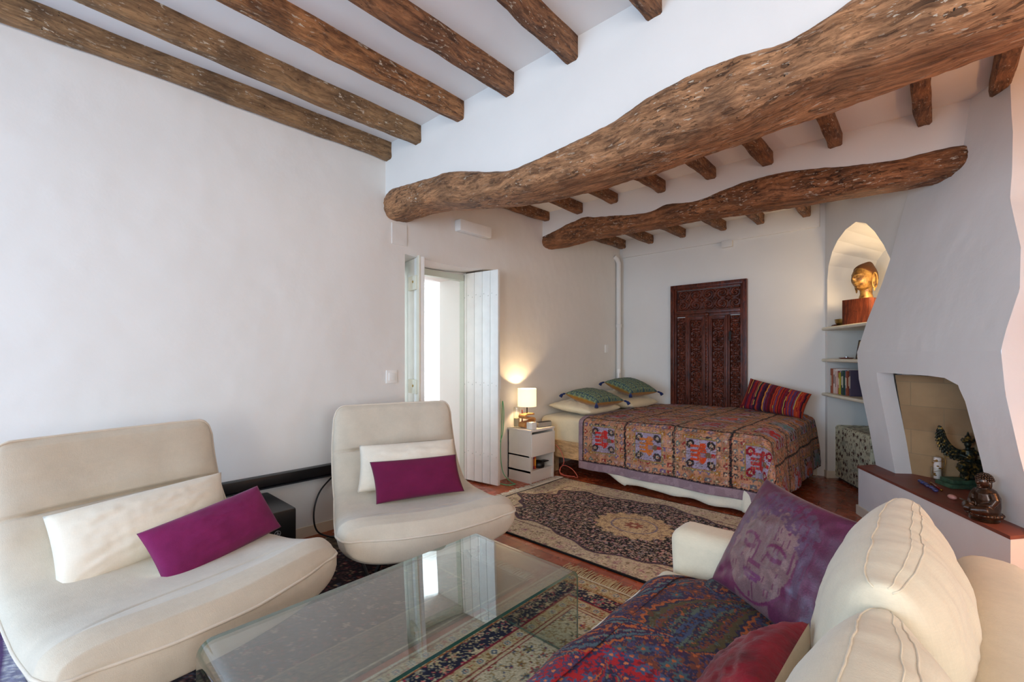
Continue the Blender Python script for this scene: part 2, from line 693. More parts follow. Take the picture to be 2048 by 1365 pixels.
# outer returns so the wall has thickness
b0 = len(V)
V += [W(-1.30, -0.25, 0), W(-1.30, -0.25, 3.0), W(-1.36, -0.85, 3.0), W(-1.36, -0.85, 0), W(0.12, -0.85, 3.0), W(0.12, -0.85, 0)]
Fc += [(b0, b0 + 1, b0 + 2, b0 + 3), (b0 + 3, b0 + 2, b0 + 4, b0 + 5)]
struct(mesh_obj('wall_right', V, Fc, M_WALL, smooth=False))
# right wall beyond the chimney, then the far right side of the room with an opening added for fill light
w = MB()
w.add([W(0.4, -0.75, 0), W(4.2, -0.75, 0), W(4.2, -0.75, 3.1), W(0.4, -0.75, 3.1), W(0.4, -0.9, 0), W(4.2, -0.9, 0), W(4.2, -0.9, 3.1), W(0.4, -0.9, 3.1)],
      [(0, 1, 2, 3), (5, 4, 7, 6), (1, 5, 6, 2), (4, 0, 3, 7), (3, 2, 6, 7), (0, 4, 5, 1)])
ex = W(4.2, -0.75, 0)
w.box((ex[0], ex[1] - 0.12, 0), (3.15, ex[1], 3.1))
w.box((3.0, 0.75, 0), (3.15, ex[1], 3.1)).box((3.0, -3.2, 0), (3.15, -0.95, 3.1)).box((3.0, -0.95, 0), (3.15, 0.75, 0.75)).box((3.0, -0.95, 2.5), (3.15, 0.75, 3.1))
struct(w.build('wall_right_side', plaster('lamp_glow_plaster', (238, 214, 184))))  # peach tint puts part of the orange lamp glow into the wall colour
# the room beyond the door
w = MB()
w.box((-6.3, 1.0, 0), (-6.15, 5.2, 2.9)).box((-6.3, 1.0, 0), (XO, 1.15, 2.9)).box((-6.3, 5.05, 0), (XO, 5.2, 2.9))
struct(w.build('wall_hall', M_WALL))
struct(MB().box((-6.15, 1.15, 2.42), (-6.11, 5.05, 2.47), bev=0.01).build('trim_2', M_WALL))

# door frame inside the doorway
fr = MB()
fr.box((-3.70, 3.185, 0), (-3.63, 3.245, 2.17)).box((-3.70, 2.265, 0), (-3.63, 2.32, 2.17)).box((-3.70, 2.265, 2.11), (-3.63, 3.245, 2.17))
struct(fr.build('trim_3', plain('greenish_frame', (196, 203, 190), 0.5, var=0.02)))

# baseboards
struct(MB().box((-3.36, -2.9, 0), (-3.348, 2.25, 0.075)).build('baseboard_left', M_TRIM))
struct(MB().box((-3.2, 5.955, 0), (-0.93, 5.97, 0.075)).build('baseboard_back', M_TRIM))
bb = MB()
bb.add([W(-1.30, -0.242, 0), W(-1.205, -0.242, 0), W(-1.205, -0.242, 0.075), W(-1.30, -0.242, 0.075),
        W(-1.30, -0.256, 0), W(-1.205, -0.256, 0), W(-1.205, -0.256, 0.075), W(-1.30, -0.256, 0.075),
        W(-1.268, -0.6, 0), W(-1.268, -0.6, 0.075), W(-1.195, -0.256, 0), W(-1.195, -0.256, 0.075), W(-1.255, -0.6, 0), W(-1.255, -0.6, 0.075)],
       [(0, 1, 2, 3), (3, 2, 6, 7), (10, 12, 13, 11), (11, 13, 9, 6), (1, 10, 11, 2)])
struct(bb.build('baseboard_right', M_TRIM))

# ------------------------------------------------------------------ main beams (hewn logs)
M_LOG = wood('hewn_log_wood', (104, 72, 48), (188, 142, 102), 'X', 1.0, True, 1.0, 0.62, 0.75)
M_LOG2 = wood('hewn_log_wood_dark', (86, 54, 36), (168, 116, 78), 'X', 1.0, True, 1.0, 0.62, 0.75)


def log_beam(name, st, mat, label, seed, nx=420, ns=56, ex=3.2):
    st = np.array(st, float)
    xs = np.linspace(st[0, 0], st[-1, 0], nx)
    # smooth interpolation of the stations
    cr = catmull(st, 200)
    top = np.interp(xs, cr[:, 0], cr[:, 1]); bot = np.interp(xs, cr[:, 0], cr[:, 2])
    hd = np.interp(xs, cr[:, 0], cr[:, 3]); yc = np.interp(xs, cr[:, 0], cr[:, 4])
    zc = (top + bot) / 2; hz = (top - bot) / 2 * 1.07
    V = []
    for i, x in enumerate(xs):
        for k in range(ns):
            a = 2 * PI * k / ns
            ca, sa = math.cos(a), math.sin(a)
            r = (abs(ca) ** ex + abs(sa) ** ex) ** (-1 / ex)
            p = Vector((x * 1.0, math.cos(a) * 0.9 + seed, math.sin(a) * 0.9))
            nn = mnoise.noise(Vector((x * 1.7, p.y * 1.3, p.z * 1.3))) * 0.11 + mnoise.noise(Vector((x * 5, p.y * 5, p.z * 5))) * 0.045 \
                + mnoise.noise(Vector((x * 9, p.y * 16, p.z * 16))) * 0.035 + mnoise.noise(Vector((x * 24, p.y * 9, p.z * 9))) * 0.022
            r *= 1 + nn
            V.append((x, yc[i] + ca * r * hd[i], zc[i] + sa * r * hz[i]))
    F = []
    for i in range(nx - 1):
        for k in range(ns):
            F.append((i * ns + k, i * ns + (k + 1) % ns, (i + 1) * ns + (k + 1) % ns, (i + 1) * ns + k))
    F.append(tuple(range(ns))[::-1]); F.append(tuple((nx - 1) * ns + k for k in range(ns)))
    cx = (st[0, 0] + st[-1, 0]) / 2
    o = mesh_obj(name, V, F, mat, origin=(cx, float(yc.mean()), float(zc.mean())))
    tag(o, label, 'beam', 'great hewn beams')
    return xs, zc


stA = [(-3.40, 2.675, 2.49, .13, 2.21), (-3.34, 2.69, 2.48, .14, 2.20), (-3.2, 2.70, 2.475, .15, 2.19), (-2.8, 2.66, 2.46, .16, 2.18), (-2.45, 2.61, 2.39, .17, 2.16),
       (-2.1, 2.51, 2.335, .18, 2.17), (-1.83, 2.455, 2.31, .18, 2.18), (-1.5, 2.48, 2.30, .19, 2.19), (-1.2, 2.515, 2.30, .19, 2.20),
       (-0.95, 2.58, 2.31, .20, 2.20), (-0.65, 2.61, 2.33, .20, 2.20), (-0.4, 2.575, 2.355, .20, 2.20), (-0.2, 2.63, 2.37, .20, 2.20),
       (0.1, 2.67, 2.38, .20, 2.20), (0.5, 2.68, 2.39, .20, 2.20), (1.2, 2.66, 2.40, .20, 2.20), (1.75, 2.66, 2.42, .18, 2.20)]
xsA, zcA = log_beam('ceiling_beam', stA, M_LOG, 'thickest gnarled hewn wooden beam under the white wall between the two ceilings', 1.0)
stB = [(-3.37, 2.74, 2.60, .12, 4.28), (-3.1, 2.80, 2.595, .13, 4.28), (-2.82, 2.845, 2.61, .14, 4.28), (-2.55, 2.80, 2.61, .14, 4.28),
       (-2.06, 2.735, 2.60, .14, 4.28), (-1.85, 2.775, 2.60, .14, 4.28), (-1.57, 2.745, 2.59, .14, 4.28), (-1.2, 2.80, 2.57, .15, 4.28),
       (-0.86, 2.81, 2.56, .15, 4.28), (-0.44, 2.735, 2.54, .15, 4.28), (-0.16, 2.70, 2.53, .15, 4.28), (0.1, 2.715, 2.53, .15, 4.28), (0.26, 2.69, 2.53, .13, 4.28)]
xsB, zcB = log_beam('ceiling_beam', stB, M_LOG2, 'slimmer hewn wooden beam over the foot of the bed area, ending above the fireplace', 5.0)


def bulkhead(name, y0, y1, xs, zc, ztop, x1):
    m = xs <= x1
    xs = xs[m][::4]; zc = zc[m][::4]
    V = []
    for x, z in zip(xs, zc):
        V += [(x, y0, z), (x, y1, z), (x, y0, ztop), (x, y1, ztop)]
    F = []
    for i in range(len(xs) - 1):
        a = i * 4; b = a + 4
        F += [(a, b, b + 2, a + 2), (a + 1, a + 3, b + 3, b + 1), (a, a + 1, b + 1, b)]
    e = (len(xs) - 1) * 4
    F += [(e, e + 1, e + 3, e + 2)]
    struct(mesh_obj(name, V, F, M_WALL, smooth=False))


bulkhead('trim_4', 2.08, 2.36, np.r_[xsA, 2.5], np.r_[zcA, 2.54], 3.09, 1.8)
bulkhead('trim_5', 4.17, 4.40, xsB, zcB, 3.0, 0.40)

# ------------------------------------------------------------------ ceiling joists
M_J = [wood('joist_wood_a', (112, 86, 60), (160, 128, 92), 'Y', 1.0, True, 0.6, 0.6, 0.3),
       wood('joist_wood_b', (84, 54, 34), (178, 128, 84), 'Y', 1.0, True, 0.8, 0.6, 0.6),
       wood('joist_wood_c', (78, 50, 34), (154, 110, 76), 'Y', 1.0, True, 0.8, 0.6, 0.6)]


def joist(x0, x1, wd, y0, y1, zb, zt, mat, seed, label, group):
    """square-hewn joist from (x0,y0) to (x1,y1)"""
    n = max(12, int((y1 - y0) / 0.05)); V = []
    sec = []
    k = 5
    h = zt - zb
    per = [(-wd / 2, zt), (-wd / 2, zb + h * .5), (-wd / 2, zb + 0.012), (-wd / 2 + 0.012, zb), (0, zb), (wd / 2 - 0.012, zb), (wd / 2, zb + 0.012), (wd / 2, zb + h * .5), (wd / 2, zt)]
    for i in range(n):
        t = i / (n - 1)
        y = y0 + (y1 - y0) * t; x = x0 + (x1 - x0) * t
        ox = mnoise.noise(Vector((seed * 3.1, y * 1.2, 0))) * 0.022
        oz = mnoise.noise(Vector((seed * 7.7, y * 1.1, 5))) * 0.022
        for j, (px, pz) in enumerate(per):
            e = mnoise.noise(Vector((seed + j * 0.9, y * 5, j * 2.0))) * 0.007
            V.append((x + px * (1 + 0.12 * mnoise.noise(Vector((seed, y * 2, 9)))) + ox + e, y, (pz + oz + e) if j not in (0, 8) else pz))
    m = len(per)
    F = []
    for i in range(n - 1):
        for j in range(m):
            F.append((i * m + j, (i + 1) * m + j, (i + 1) * m + (j + 1) % m, i * m + (j + 1) % m))
    F.append(tuple(range(m))); F.append(tuple((n - 1) * m + j for j in range(m))[::-1])
    o = mesh_obj('ceiling_joist', V, F, mat, origin=((x0 + x1) / 2, (y0 + y1) / 2, (zb + zt) / 2), flat_ang=35)
    tag(o, label, 'ceiling joist', group)


ordn = ['first', 'second', 'third', 'fourth', 'fifth', 'sixth', 'seventh', 'eighth', 'ninth', 'tenth']
FJ = [(-3.31, 0), (-2.905, 0), (-2.41, 1), (-1.94, 2), (-1.465, 2), (-0.99, 2), (-0.5, 1)]
gA = 'joists of the higher front ceiling'
flab = ['long grey-brown joist lying against the top of the white left wall', 'grey-brown saw-marked joist, second from the left wall in the front room',
        'bright brown joist with dark charred marks, third from the left wall in front', 'reddish brown joist, fourth from the left wall in the front room',
        'short-looking brown joist, fifth from the left wall in the front room', 'joist stub at the top edge, sixth from the left wall in the front room',
        'joist above the thick beam, seventh from the left wall in the front room']
for i, (x, mi) in enumerate(FJ):
    joist(x + (0.115 if i else 0.02), x, 0.082, -2.92, 2.10, 2.95 + (0.015 if i > 3 else 0), 3.10, M_J[mi], i + 1.3, flab[i], gA)
gB = 'joists between the two great beams'
for i, x in enumerate([-3.30, -2.84, -2.40, -1.91, -1.45, -1.0, -0.53, -0.04, 0.30, 0.78]):
    joist(x, x, 0.085, 2.30, 4.20 if x < 0.2 else 4.36, 2.885, 3.0, M_J[2], i + 21.7, f'{ordn[i]} dark joist from the left wall, between the two big hewn beams', gB)
gC = 'joists over the bed'
for i, x in enumerate([-3.30, -2.87, -2.42, -1.91, -1.49, -1.03, -0.62]):
    joist(x, x, 0.085, 4.36, 5.96 if x < -0.9 else 5.5, 2.87, 3.0, M_J[2], i + 41.2, f'{ordn[i]} joist from the left wall over the bed, behind the slimmer beam', gC)

# ================================================================== FIREPLACE
fire = thing('fireplace', W(0.7, -0.2, 0), 'white sculpted plaster corner fireplace with flared hood and red tiled hearth', 'fireplace')
M_FP = plaster('fireplace_plaster', (230, 229, 227), 0.45)


def hood_b(z):
    return float(np.interp(z, [0.40, 0.7, 1.12, 1.35, 1.62, 1.9, 2.1, 2.36, 2.6, 3.0], [-0.156, -0.12, -0.06, -0.05, -0.08, -0.12, -0.15, -0.20, -0.235, -0.265]))


def hood_l(z):
    return float(np.interp(z, [0.40, 1.12, 1.35, 1.62, 1.9, 2.1, 2.36, 2.6, 2.78, 3.0], [-0.06, -0.125, -0.133, -0.03, 0.10, 0.165, 0.185, 0.235, 0.28, 0.33]))


def hood_r(z):
    return float(np.interp(z, [0.40, 0.82, 1.12, 1.36, 1.46, 1.67, 1.9, 2.1, 2.2, 2.73, 3.0], [1.46, 1.41, 1.39, 1.375, 1.39, 1.44, 1.40, 1.31, 1.26, 1.16, 1.12]))


h = MB()
# lower breast around the fire opening
outer = [(hood_l(0.40), 0.40), (hood_l(0.8), 0.8), (hood_l(1.12), 1.12), (hood_l(1.35), 1.35), (0.3, 1.35), (0.7, 1.35), (1.0, 1.35), (hood_r(1.35), 1.35), (hood_r(1.12), 1.12), (hood_r(0.8), 0.8), (hood_r(0.4), 0.40)]
inner = [(0.215, 0.40), (0.185, 0.8), (0.165, 1.12), (0.155, 1.19), (0.3, 1.19), (0.77, 1.19), (0.93, 1.183), (1.045, 1.145), (1.085, 1.05), (1.12, 0.8), (1.165, 0.40)]
K = 60


def corr(path):
    # subdivide each leg evenly so both outlines correspond leg by leg
    out = []
    for i in range(len(path) - 1):
        for k in range(8):
            t = k / 8
            out.append((path[i][0] * (1 - t) + path[i + 1][0] * t, path[i][1] * (1 - t) + path[i + 1][1] * t))
    out.append(path[-1])
    return out


po = corr(outer); pi_ = corr(inner); n = len(po)
R = 7
V = []
for r in range(R):
    t = r / (R - 1)
    for i in range(n):
        a = po[i][0] * (1 - t) + pi_[i][0] * t; z = po[i][1] * (1 - t) + pi_[i][1] * t
        V.append(W(a, hood_b(z), z))
F = []
for r in range(R - 1):
    for i in range(n - 1):
        F.append((r * n + i, r * n + i + 1, (r + 1) * n + i + 1, (r + 1) * n + i))
# rounded arris then the thickness of the breast
for (da, db) in ((0.006, -0.010), (0.0, -0.12)):
    k0 = len(V)
    for i in range(n):
        a, z = pi_[i]
        V.append(W(a - 0.012 * (db < -0.05), hood_b(z) + db, z))
    base = k0 - n
    for i in range(n - 1):
        F.append((base + i, base + i + 1, k0 + i + 1, k0 + i))
h.add(V, F)
# upper hood
nz = 44; na = 24
zs = np.linspace(1.35, 3.0, nz)
V = []
for z in zs:
    l, r, b = hood_l(z), hood_r(z), hood_b(z)
    for j in range(na):
        s = j / (na - 1)
        V.append(W(l + (r - l) * s, b + 0.012 * math.sin(PI * s) * math.sin(PI * (z - 1.35) / 1.65), z))
h.add(V, grid_faces(nz, na))
# sides
nz = 60; zs = np.linspace(0.40, 3.0, nz)
for fn, bb_ in ((hood_l, (-0.02, -0.12, -0.8)), (hood_r, (-0.02, -0.12, -0.8))):
    sg = 1 if fn is hood_l else -1
    V = []
    for z in zs:
        b = hood_b(z)
        V += [W(fn(z), b, z), W(fn(z) - 0.004 * sg, b - 0.012, z), W(fn(z) - 0.004 * sg, -0.80, z)]
    h.add(V, grid_faces(nz, 3))
h.build('hood', M_FP, fire, world=True, smooth=True, flat_ang=38)


def firebox_material():
    m, nt, b = _mat('painted_firebrick')
    tc = nt.nodes.new('ShaderNodeTexCoord')
    br = nt.nodes.new('ShaderNodeTexBrick')
    br.inputs['Scale'].default_value = 1.0
    br.inputs['Brick Width'].default_value = 0.40
    br.inputs['Row Height'].default_value = 0.185
    br.inputs['Mortar Size'].default_value = 0.003
    br.inputs['Color1'].default_value = srgb(170, 138, 98)
    br.inputs['Color2'].default_value = srgb(158, 126, 88)
    br.inputs['Mortar'].default_value = srgb(150, 126, 92)
    nt.links.new(tc.outputs['UV'], br.inputs['Vector'])
    n = noise_node(nt, 3, 5)
    r = ramp(nt, n.outputs[0], [(0.35, (0.78, 0.74, 0.7, 1)), (0.6, (1.0, 1.0, 1.0, 1))])
    nt.links.new(mix(nt, 1.0, br.outputs['Color'], r.outputs[0], 'MULTIPLY'), b.inputs['Base Color'])
    b.inputs['Roughness'].default_value = 0.7
    inv = nt.nodes.new('ShaderNodeInvert')
    nt.links.new(br.outputs['Fac'], inv.inputs['Color'])
    n2 = noise_node(nt, 40, 5)
    x = bump(nt, inv.outputs[0], 0.5, 0.004)
    nt.links.new(bump(nt, n2.outputs[0], 0.3, 0.004, x), b.inputs['Normal'])
    return m


# firebox lining: a path in plan, extruded up, closed by a dark throat
path = [(0.20, -0.27), (0.55, -0.54), (0.88, -0.72), (1.18, -0.55), (1.22, -0.22)]
V = []; F = []; uv = []
s = 0
for i, (a, b) in enumerate(path):
    if i: s += math.hypot(a - path[i - 1][0], b - path[i - 1][1])
    for z in (0.40, 1.17):
        top0 = i == 0 and z > 1
        V.append(W(0.143, -0.19, z) if top0 else W(a, b, z)); uv.append((-0.10 if top0 else s, z - 0.40 + 0.02))
for i in range(len(path) - 1):
    F.append((2 * i, 2 * i + 2, 2 * i + 3, 2 * i + 1))
fb = mesh_obj('firebox_lining', V, F, firebox_material(), fire, world=True, smooth=False)
ul = fb.data.uv_layers.new(name='uv')
for li, lo in enumerate(fb.data.loops):
    ul.data[li].uv = uv[lo.vertex_index]
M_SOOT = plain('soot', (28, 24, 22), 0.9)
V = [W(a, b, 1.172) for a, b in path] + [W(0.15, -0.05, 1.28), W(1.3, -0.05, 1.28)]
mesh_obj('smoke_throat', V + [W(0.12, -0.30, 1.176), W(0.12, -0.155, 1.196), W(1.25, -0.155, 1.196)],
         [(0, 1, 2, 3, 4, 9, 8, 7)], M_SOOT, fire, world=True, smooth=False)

base_poly = [(0.0, 0.0), (1.51, 0.0), (1.465, -0.10), (1.50, -0.74), (-0.12, -0.74), (-0.10, -0.25), (-0.07, -0.155)]
MB().prism([W(a, b, 0)[:2] for a, b in base_poly], 0.0, 0.385).build('hearth_base', M_FP, fire, world=True)
MB().prism([W(a * 1.0 + (0.006 if a > 1 else -0.004), b + (0.006 if b == 0 else 0), 0)[:2] for a, b in base_poly], 0.385, 0.403).build(
    'hearth_slab', floor_material('hearth_tiles', (140, 78, 62), (118, 66, 54), (0.45, 0.6), 0.28, 0.28), fire, world=True)
hb = MB()
for (p, q) in (((-0.004, 0.0), (1.515, 0.0)), ((1.515, 0.004), (1.468, -0.12)), ((-0.075, -0.155), (0.0, 0.006))):
    a0 = Vector(W(p[0], p[1], 0)); a1 = Vector(W(q[0], q[1], 0))
    d = (a1 - a0).normalized(); nn = Vector((d.y, -d.x, 0))
    if nn.dot(Vector((*N0, 0))) < -0.3: nn = -nn
    if p[0] > 1: nn = Vector((*D0, 0))
    hb.add([a0, a1, a1 + nn * 0.014, a0 + nn * 0.014] + [v + Vector((0, 0, 0.075)) for v in (a0, a1, a1 + nn * 0.014, a0 + nn * 0.014)],
           [(0, 3, 2, 1), (4, 5, 6, 7), (0, 1, 5, 4), (1, 2, 6, 5), (2, 3, 7, 6), (3, 0, 4, 7)])
hb.build('baseboard', M_TRIM, fire, world=True)

# ================================================================== SOFT FURNISHING BUILDERS
def pillow(name, cs, thick, mat, mat_back=None, nu=48, nv=40, pinch=0.07, wr=0.006, seed=0, cfn=None, parent=None, piping=None, power=0.42, bend=0.0, wf=5.0, front=1.0, back=1.0, cback=None, label=None, cat=None, group=None):
    """cs: world corners BL, BR, TR, TL seen from the front; the front swells along (BR-BL)x(TL-BL)"""
    BL, BR, TR, TL = [Vector(c) for c in cs]
    nrm = (BR - BL).cross(TL - BL).normalized()
    ctr = (BL + BR + TR + TL) / 4
    V = []; cols = []
    U = np.linspace(0, 1, nu); Vv = np.linspace(0, 1, nv)
    uu, vv = np.meshgrid(U, Vv, indexing='ij')
    for side in (1, -1):
        for i in range(nu):
            for j in range(nv):
                a = 2 * U[i] - 1; b = 2 * Vv[j] - 1
                a2 = a * (1 - pinch * (1 - b * b) * abs(a)); b2 = b * (1 - pinch * (1 - a * a) * abs(b))
                x = (a2 + 1) / 2; y = (b2 + 1) / 2
                p = BL * (1 - x) * (1 - y) + BR * x * (1 - y) + TR * x * y + TL * (1 - x) * y
                e = max(0.0, (1 - a * a)) * max(0.0, (1 - b * b))
                hgt = thick / 2 * (e ** power)
                edge = min(1.0, 5 * min(U[i], 1 - U[i], Vv[j], 1 - Vv[j]))
                w = mnoise.noise(Vector((a * wf * 0.6 + seed, b * wf, side * 3.0))) + 0.5 * mnoise.noise(Vector((a * wf * 2.2 + seed, b * wf * 1.2, side + 7.0)))
                # little tension folds running in from the corners
                cr = math.sin((a - b) * 16 + seed) * math.exp(-((abs(a) - 0.85) ** 2 + (abs(b) - 0.85) ** 2) * 14) * 0.5
                hgt = hgt * (front if side > 0 else back) + (w * wr + cr * wr) * edge
                bd = bend * (1 - a * a)
                p = p + nrm * (side * hgt + bd)
                V.append(p)
                if cfn is not None:
                    pass
    F = grid_faces(nu, nv)
    F2 = [tuple(reversed(f)) for f in grid_faces(nu, nv, nu * nv)]
    # weld borders by sharing indices
    remap = list(range(2 * nu * nv))
    for i in range(nu):
        for j in range(nv):
            if i in (0, nu - 1) or j in (0, nv - 1):
                remap[nu * nv + i * nv + j] = i * nv + j
                V[i * nv + j] = (V[i * nv + j] + V[nu * nv + i * nv + j]) / 2
    F2 = [tuple(remap[k] for k in f) for f in F2]
    cols = None
    if cfn is not None:
        cf = cfn(uu, vv)
        cb = cback(uu, vv) if cback is not None else cf
        cols = np.concatenate([cf.reshape(-1, 3), cb.reshape(-1, 3)])
    mats = [mat, mat_back or mat]
    fm = [0] * len(F) + [1] * len(F2)
    loc = tuple(ctr)
    if parent is None:
        o = mesh_obj(name, [tuple(v) for v in V], F + F2, mats, origin=loc, fmat=fm, cols=cols)
        tag(o, label, cat, group)
    else:
        o = mesh_obj(name, [tuple(v) for v in V], F + F2, mats, parent, True, fmat=fm, cols=cols)
    if piping is not None:
        ring = [V[i * nv] for i in range(nu)] + [V[(nu - 1) * nv + j] for j in range(1, nv)] + [V[i * nv + nv - 1] for i in range(nu - 2, -1, -1)] + [V[j] for j in range(nv - 2, 0, -1)]
        m = MB(); m.tube(ring, 0.0035, 6, closed=True)
        m.build('piping', piping, o, world=True, smooth=True)
    return o


M_LINEN = fabric('cream_linen', (204, 194, 176), 0.03, 420, 0.3)
M_PILCREAM = fabric('cream_cushion_cotton', (226, 216, 198), 0.02, 500, 0.15)
M_MAGENTA = fabric('magenta_wool', (118, 32, 82), 0.08, 380, 0.35, sheen=0.12)
M_BLACKMETAL = plain('black_metal', (18, 18, 20), 0.4, 0.6)
M_BLACK = plain('black_satin', (17, 17, 19), 0.38)
M_WHITEPL = plain('white_plastic', (238, 238, 234), 0.35, var=0.01)

# ------------------------------------------------------------------ lounge chairs
mid = catmull([(-0.435, 0.955), (-0.43, 0.80), (-0.40, 0.64), (-0.33, 0.50), (-0.20, 0.385), (-0.02, 0.325), (0.16, 0.30), (0.32, 0.305), (0.44, 0.325), (0.505, 0.345)], 207)
nt_ = len(mid)
tt = np.linspace(0, 1, nt_)
hf_in = np.interp(tt, [0, .03, .10, .3, .5, .7, .85, .95, 1], [0, .032, .054, .066, .072, .092, .112, .080, 0])
hf_out = np.interp(tt, [0, .03, .10, .3, .5, .7, .85, .95, 1], [0, .035, .058, .07, .10, .13, .145, .115, 0])
wdt = np.interp(tt, [0, .2, .45, .65, .85, 1], [.385, .405, .415, .45, .475, .45])
wdt = wdt * 1.10 * np.interp(tt, [0, .012, .035, .07], [.86, .92, .97, 1]) * np.interp(tt, [.90, .95, .985, 1], [1, .985, .93, .82])


def chair_surface(side, ns=49):
    V = []
    tan = np.gradient(mid, axis=0); tan /= np.linalg.norm(tan, axis=1)[:, None]
    for i in range(nt_):
        nx, nz = tan[i][1], -tan[i][0]       # normal of the profile, pointing to the sitter
        if nx * 1 + nz * 0 < 0 and i < nt_ * .3: nx, nz = -nx, -nz
        nx, nz = (-tan[i][1], tan[i][0])
        for k in range(ns):
            s = -1 + 2 * k / (ns - 1)
            s = math.sin(s * PI / 2) * 0.35 + s * 0.65
            t = tt[i]
            f = max(0.0, 1 - abs(s) ** 6) ** 0.5
            hh = (hf_in if side > 0 else hf_out)[i] * f
            x, z = mid[i]
            # dished seat with raised wings, bowed front lip
            wing = 0.055 * abs(s) ** 2.2 * float(np.interp(t, [.45, .62, .85, 1], [0.0, .7, .9, .25]))
            lip = 0.055 * (1 - s * s) * float(np.interp(t, [.7, 1], [0, 1]))
            curl = 0.02 * s * s * float(np.interp(t, [0, .3, .5], [1, .8, 0]))
            cz = 0.0
            if side > 0:
                tc = 0.225
                cz -= 0.046 * math.exp(-((t - tc) / 0.0055) ** 2) * (0.30 + 0.70 * (1 if abs(s) < .62 else math.exp(-((abs(s) - .62) / .1) ** 2)))
                cz += 0.014 * math.exp(-((t - tc - .045) / 0.035) ** 2) + 0.014 * math.exp(-((t - tc + .045) / 0.035) ** 2)
                ts = 0.76 + 0.16 * abs(s / .95) ** 4
                cz -= 0.007 * math.exp(-((t - ts) / 0.0045) ** 2) * f
                cz += mnoise.noise(Vector((t * 7, s * 3, 2.2))) * 0.004
            hh += cz * f * (1 if side > 0 else 0)
            V.append((x * 1.06 + nx * hh * side * 1 + lip + curl, wdt[i] * s, z + nz * hh * side + wing))
    return V


def chair_piping():
    V = chair_surface(1); ns = 49
    ring = [V[i * ns] for i in range(nt_)] + [V[(nt_ - 1) * ns + k] for k in range(1, ns)] + [V[i * ns + ns - 1] for i in range(nt_ - 2, -1, -1)] + [V[k] for k in range(ns - 2, 0, -1)]
    return ring


def make_chair(loc, rz, label):
    t = thing('lounge_chair', loc, label, 'chair', rz, 'cream lounge chairs')
    ns = 49
    A = chair_surface(1); B = chair_surface(-1)
    n = len(A)
    V = A + B
    F = [tuple(reversed(f)) for f in grid_faces(nt_, ns)]
    rm = list(range(2 * n))
    for i in range(nt_):
        for k in range(ns):
            if i in (0, nt_ - 1) or k in (0, ns - 1):
                rm[n + i * ns + k] = i * ns + k
    F += [tuple(rm[q] for q in f) for f in grid_faces(nt_, ns, n)]
    mesh_obj('upholstered_shell', V, F, M_LINEN, t)
    m = MB(); m.tube(chair_piping(), 0.006, 8, closed=True)
    m.build('piping', fabric('piping_linen', (216, 205, 188), 0.02, 420, 0.2), t, smooth=True)
    for sg in (-1, 1):
        m = MB()
        pts = [(-0.20, 0.16 * sg, 0.285), (-0.27, 0.30 * sg, 0.03), (-0.25, 0.315 * sg, 0.014), (0.24, 0.315 * sg, 0.014), (0.27, 0.30 * sg, 0.03), (0.20, 0.16 * sg, 0.25)]
        P = []
        for i in range(len(pts) - 1):
            P.append(pts[i])
        P.append(pts[-1])
        m.tube(P, 0.0115, 8)
        m.build('leg', M_BLACKMETAL, t, smooth=True, flat_ang=50)
    for x_, z_ in ((-0.20, 0.27), (0.19, 0.235)):
        MB().box((x_ - 0.02, -0.17, z_), (x_ + 0.02, 0.17, z_ + 0.015)).build('cross_bar', M_BLACKMETAL, t)
    return t


make_chair((-2.48, 0.43, 0.012), math.radians(13.8), 'cream linen lounge chair at the far left, nearest the camera, with white and magenta cushions')
make_chair((-2.52, 1.756, 0.012), math.radians(-19.3), 'cream linen lounge chair in front of the doorway, beside the glass table')


def lift(cs, d):
    return [tuple(Vector(c) + Vector(d)) for c in cs]


pillow('cushion', [(-2.50, 0.10, .375), (-2.66, 0.735, .445), (-2.80, 0.735, .70), (-2.68, 0.065, .665)], 0.21, M_PILCREAM, wr=0.007, seed=3, pinch=0.03,
       label='plain white cushion leaning on the back of the leftmost lounge chair', cat='cushion', group='white cushions on the lounge chairs')
pillow('cushion', [(-2.345, 0.415, .350), (-2.485, 0.925, .435), (-2.575, 0.84, .650), (-2.46, 0.335, .575)], 0.15, M_MAGENTA, M_PILCREAM, wr=0.004, seed=8, pinch=0.03,
       label='magenta woollen cushion with white back on the leftmost lounge chair', cat='cushion', group='magenta cushions on the lounge chairs')
pillow('cushion', [(-2.69, 1.46, .45), (-2.36, 2.05, .455), (-2.49, 2.09, .735), (-2.80, 1.535, .725)], 0.17, M_PILCREAM, wr=0.007, seed=13, pinch=0.04,
       label='plain cream cushion against the back of the chair in front of the doorway', cat='cushion', group='white cushions on the lounge chairs')
pillow('cushion', [(-2.495, 1.48, .415), (-2.235, 1.965, .442), (-2.345, 1.985, .662), (-2.615, 1.505, .650)], 0.12, fabric('plum_wool', (104, 24, 62), 0.05, 380, 0.3, sheen=0.1), M_PILCREAM, wr=0.004, seed=18, pinch=0.04,
       label='plum red cushion in front of the cream one on the chair by the doorway', cat='cushion', group='magenta cushions on the lounge chairs')

# ------------------------------------------------------------------ glass coffee table


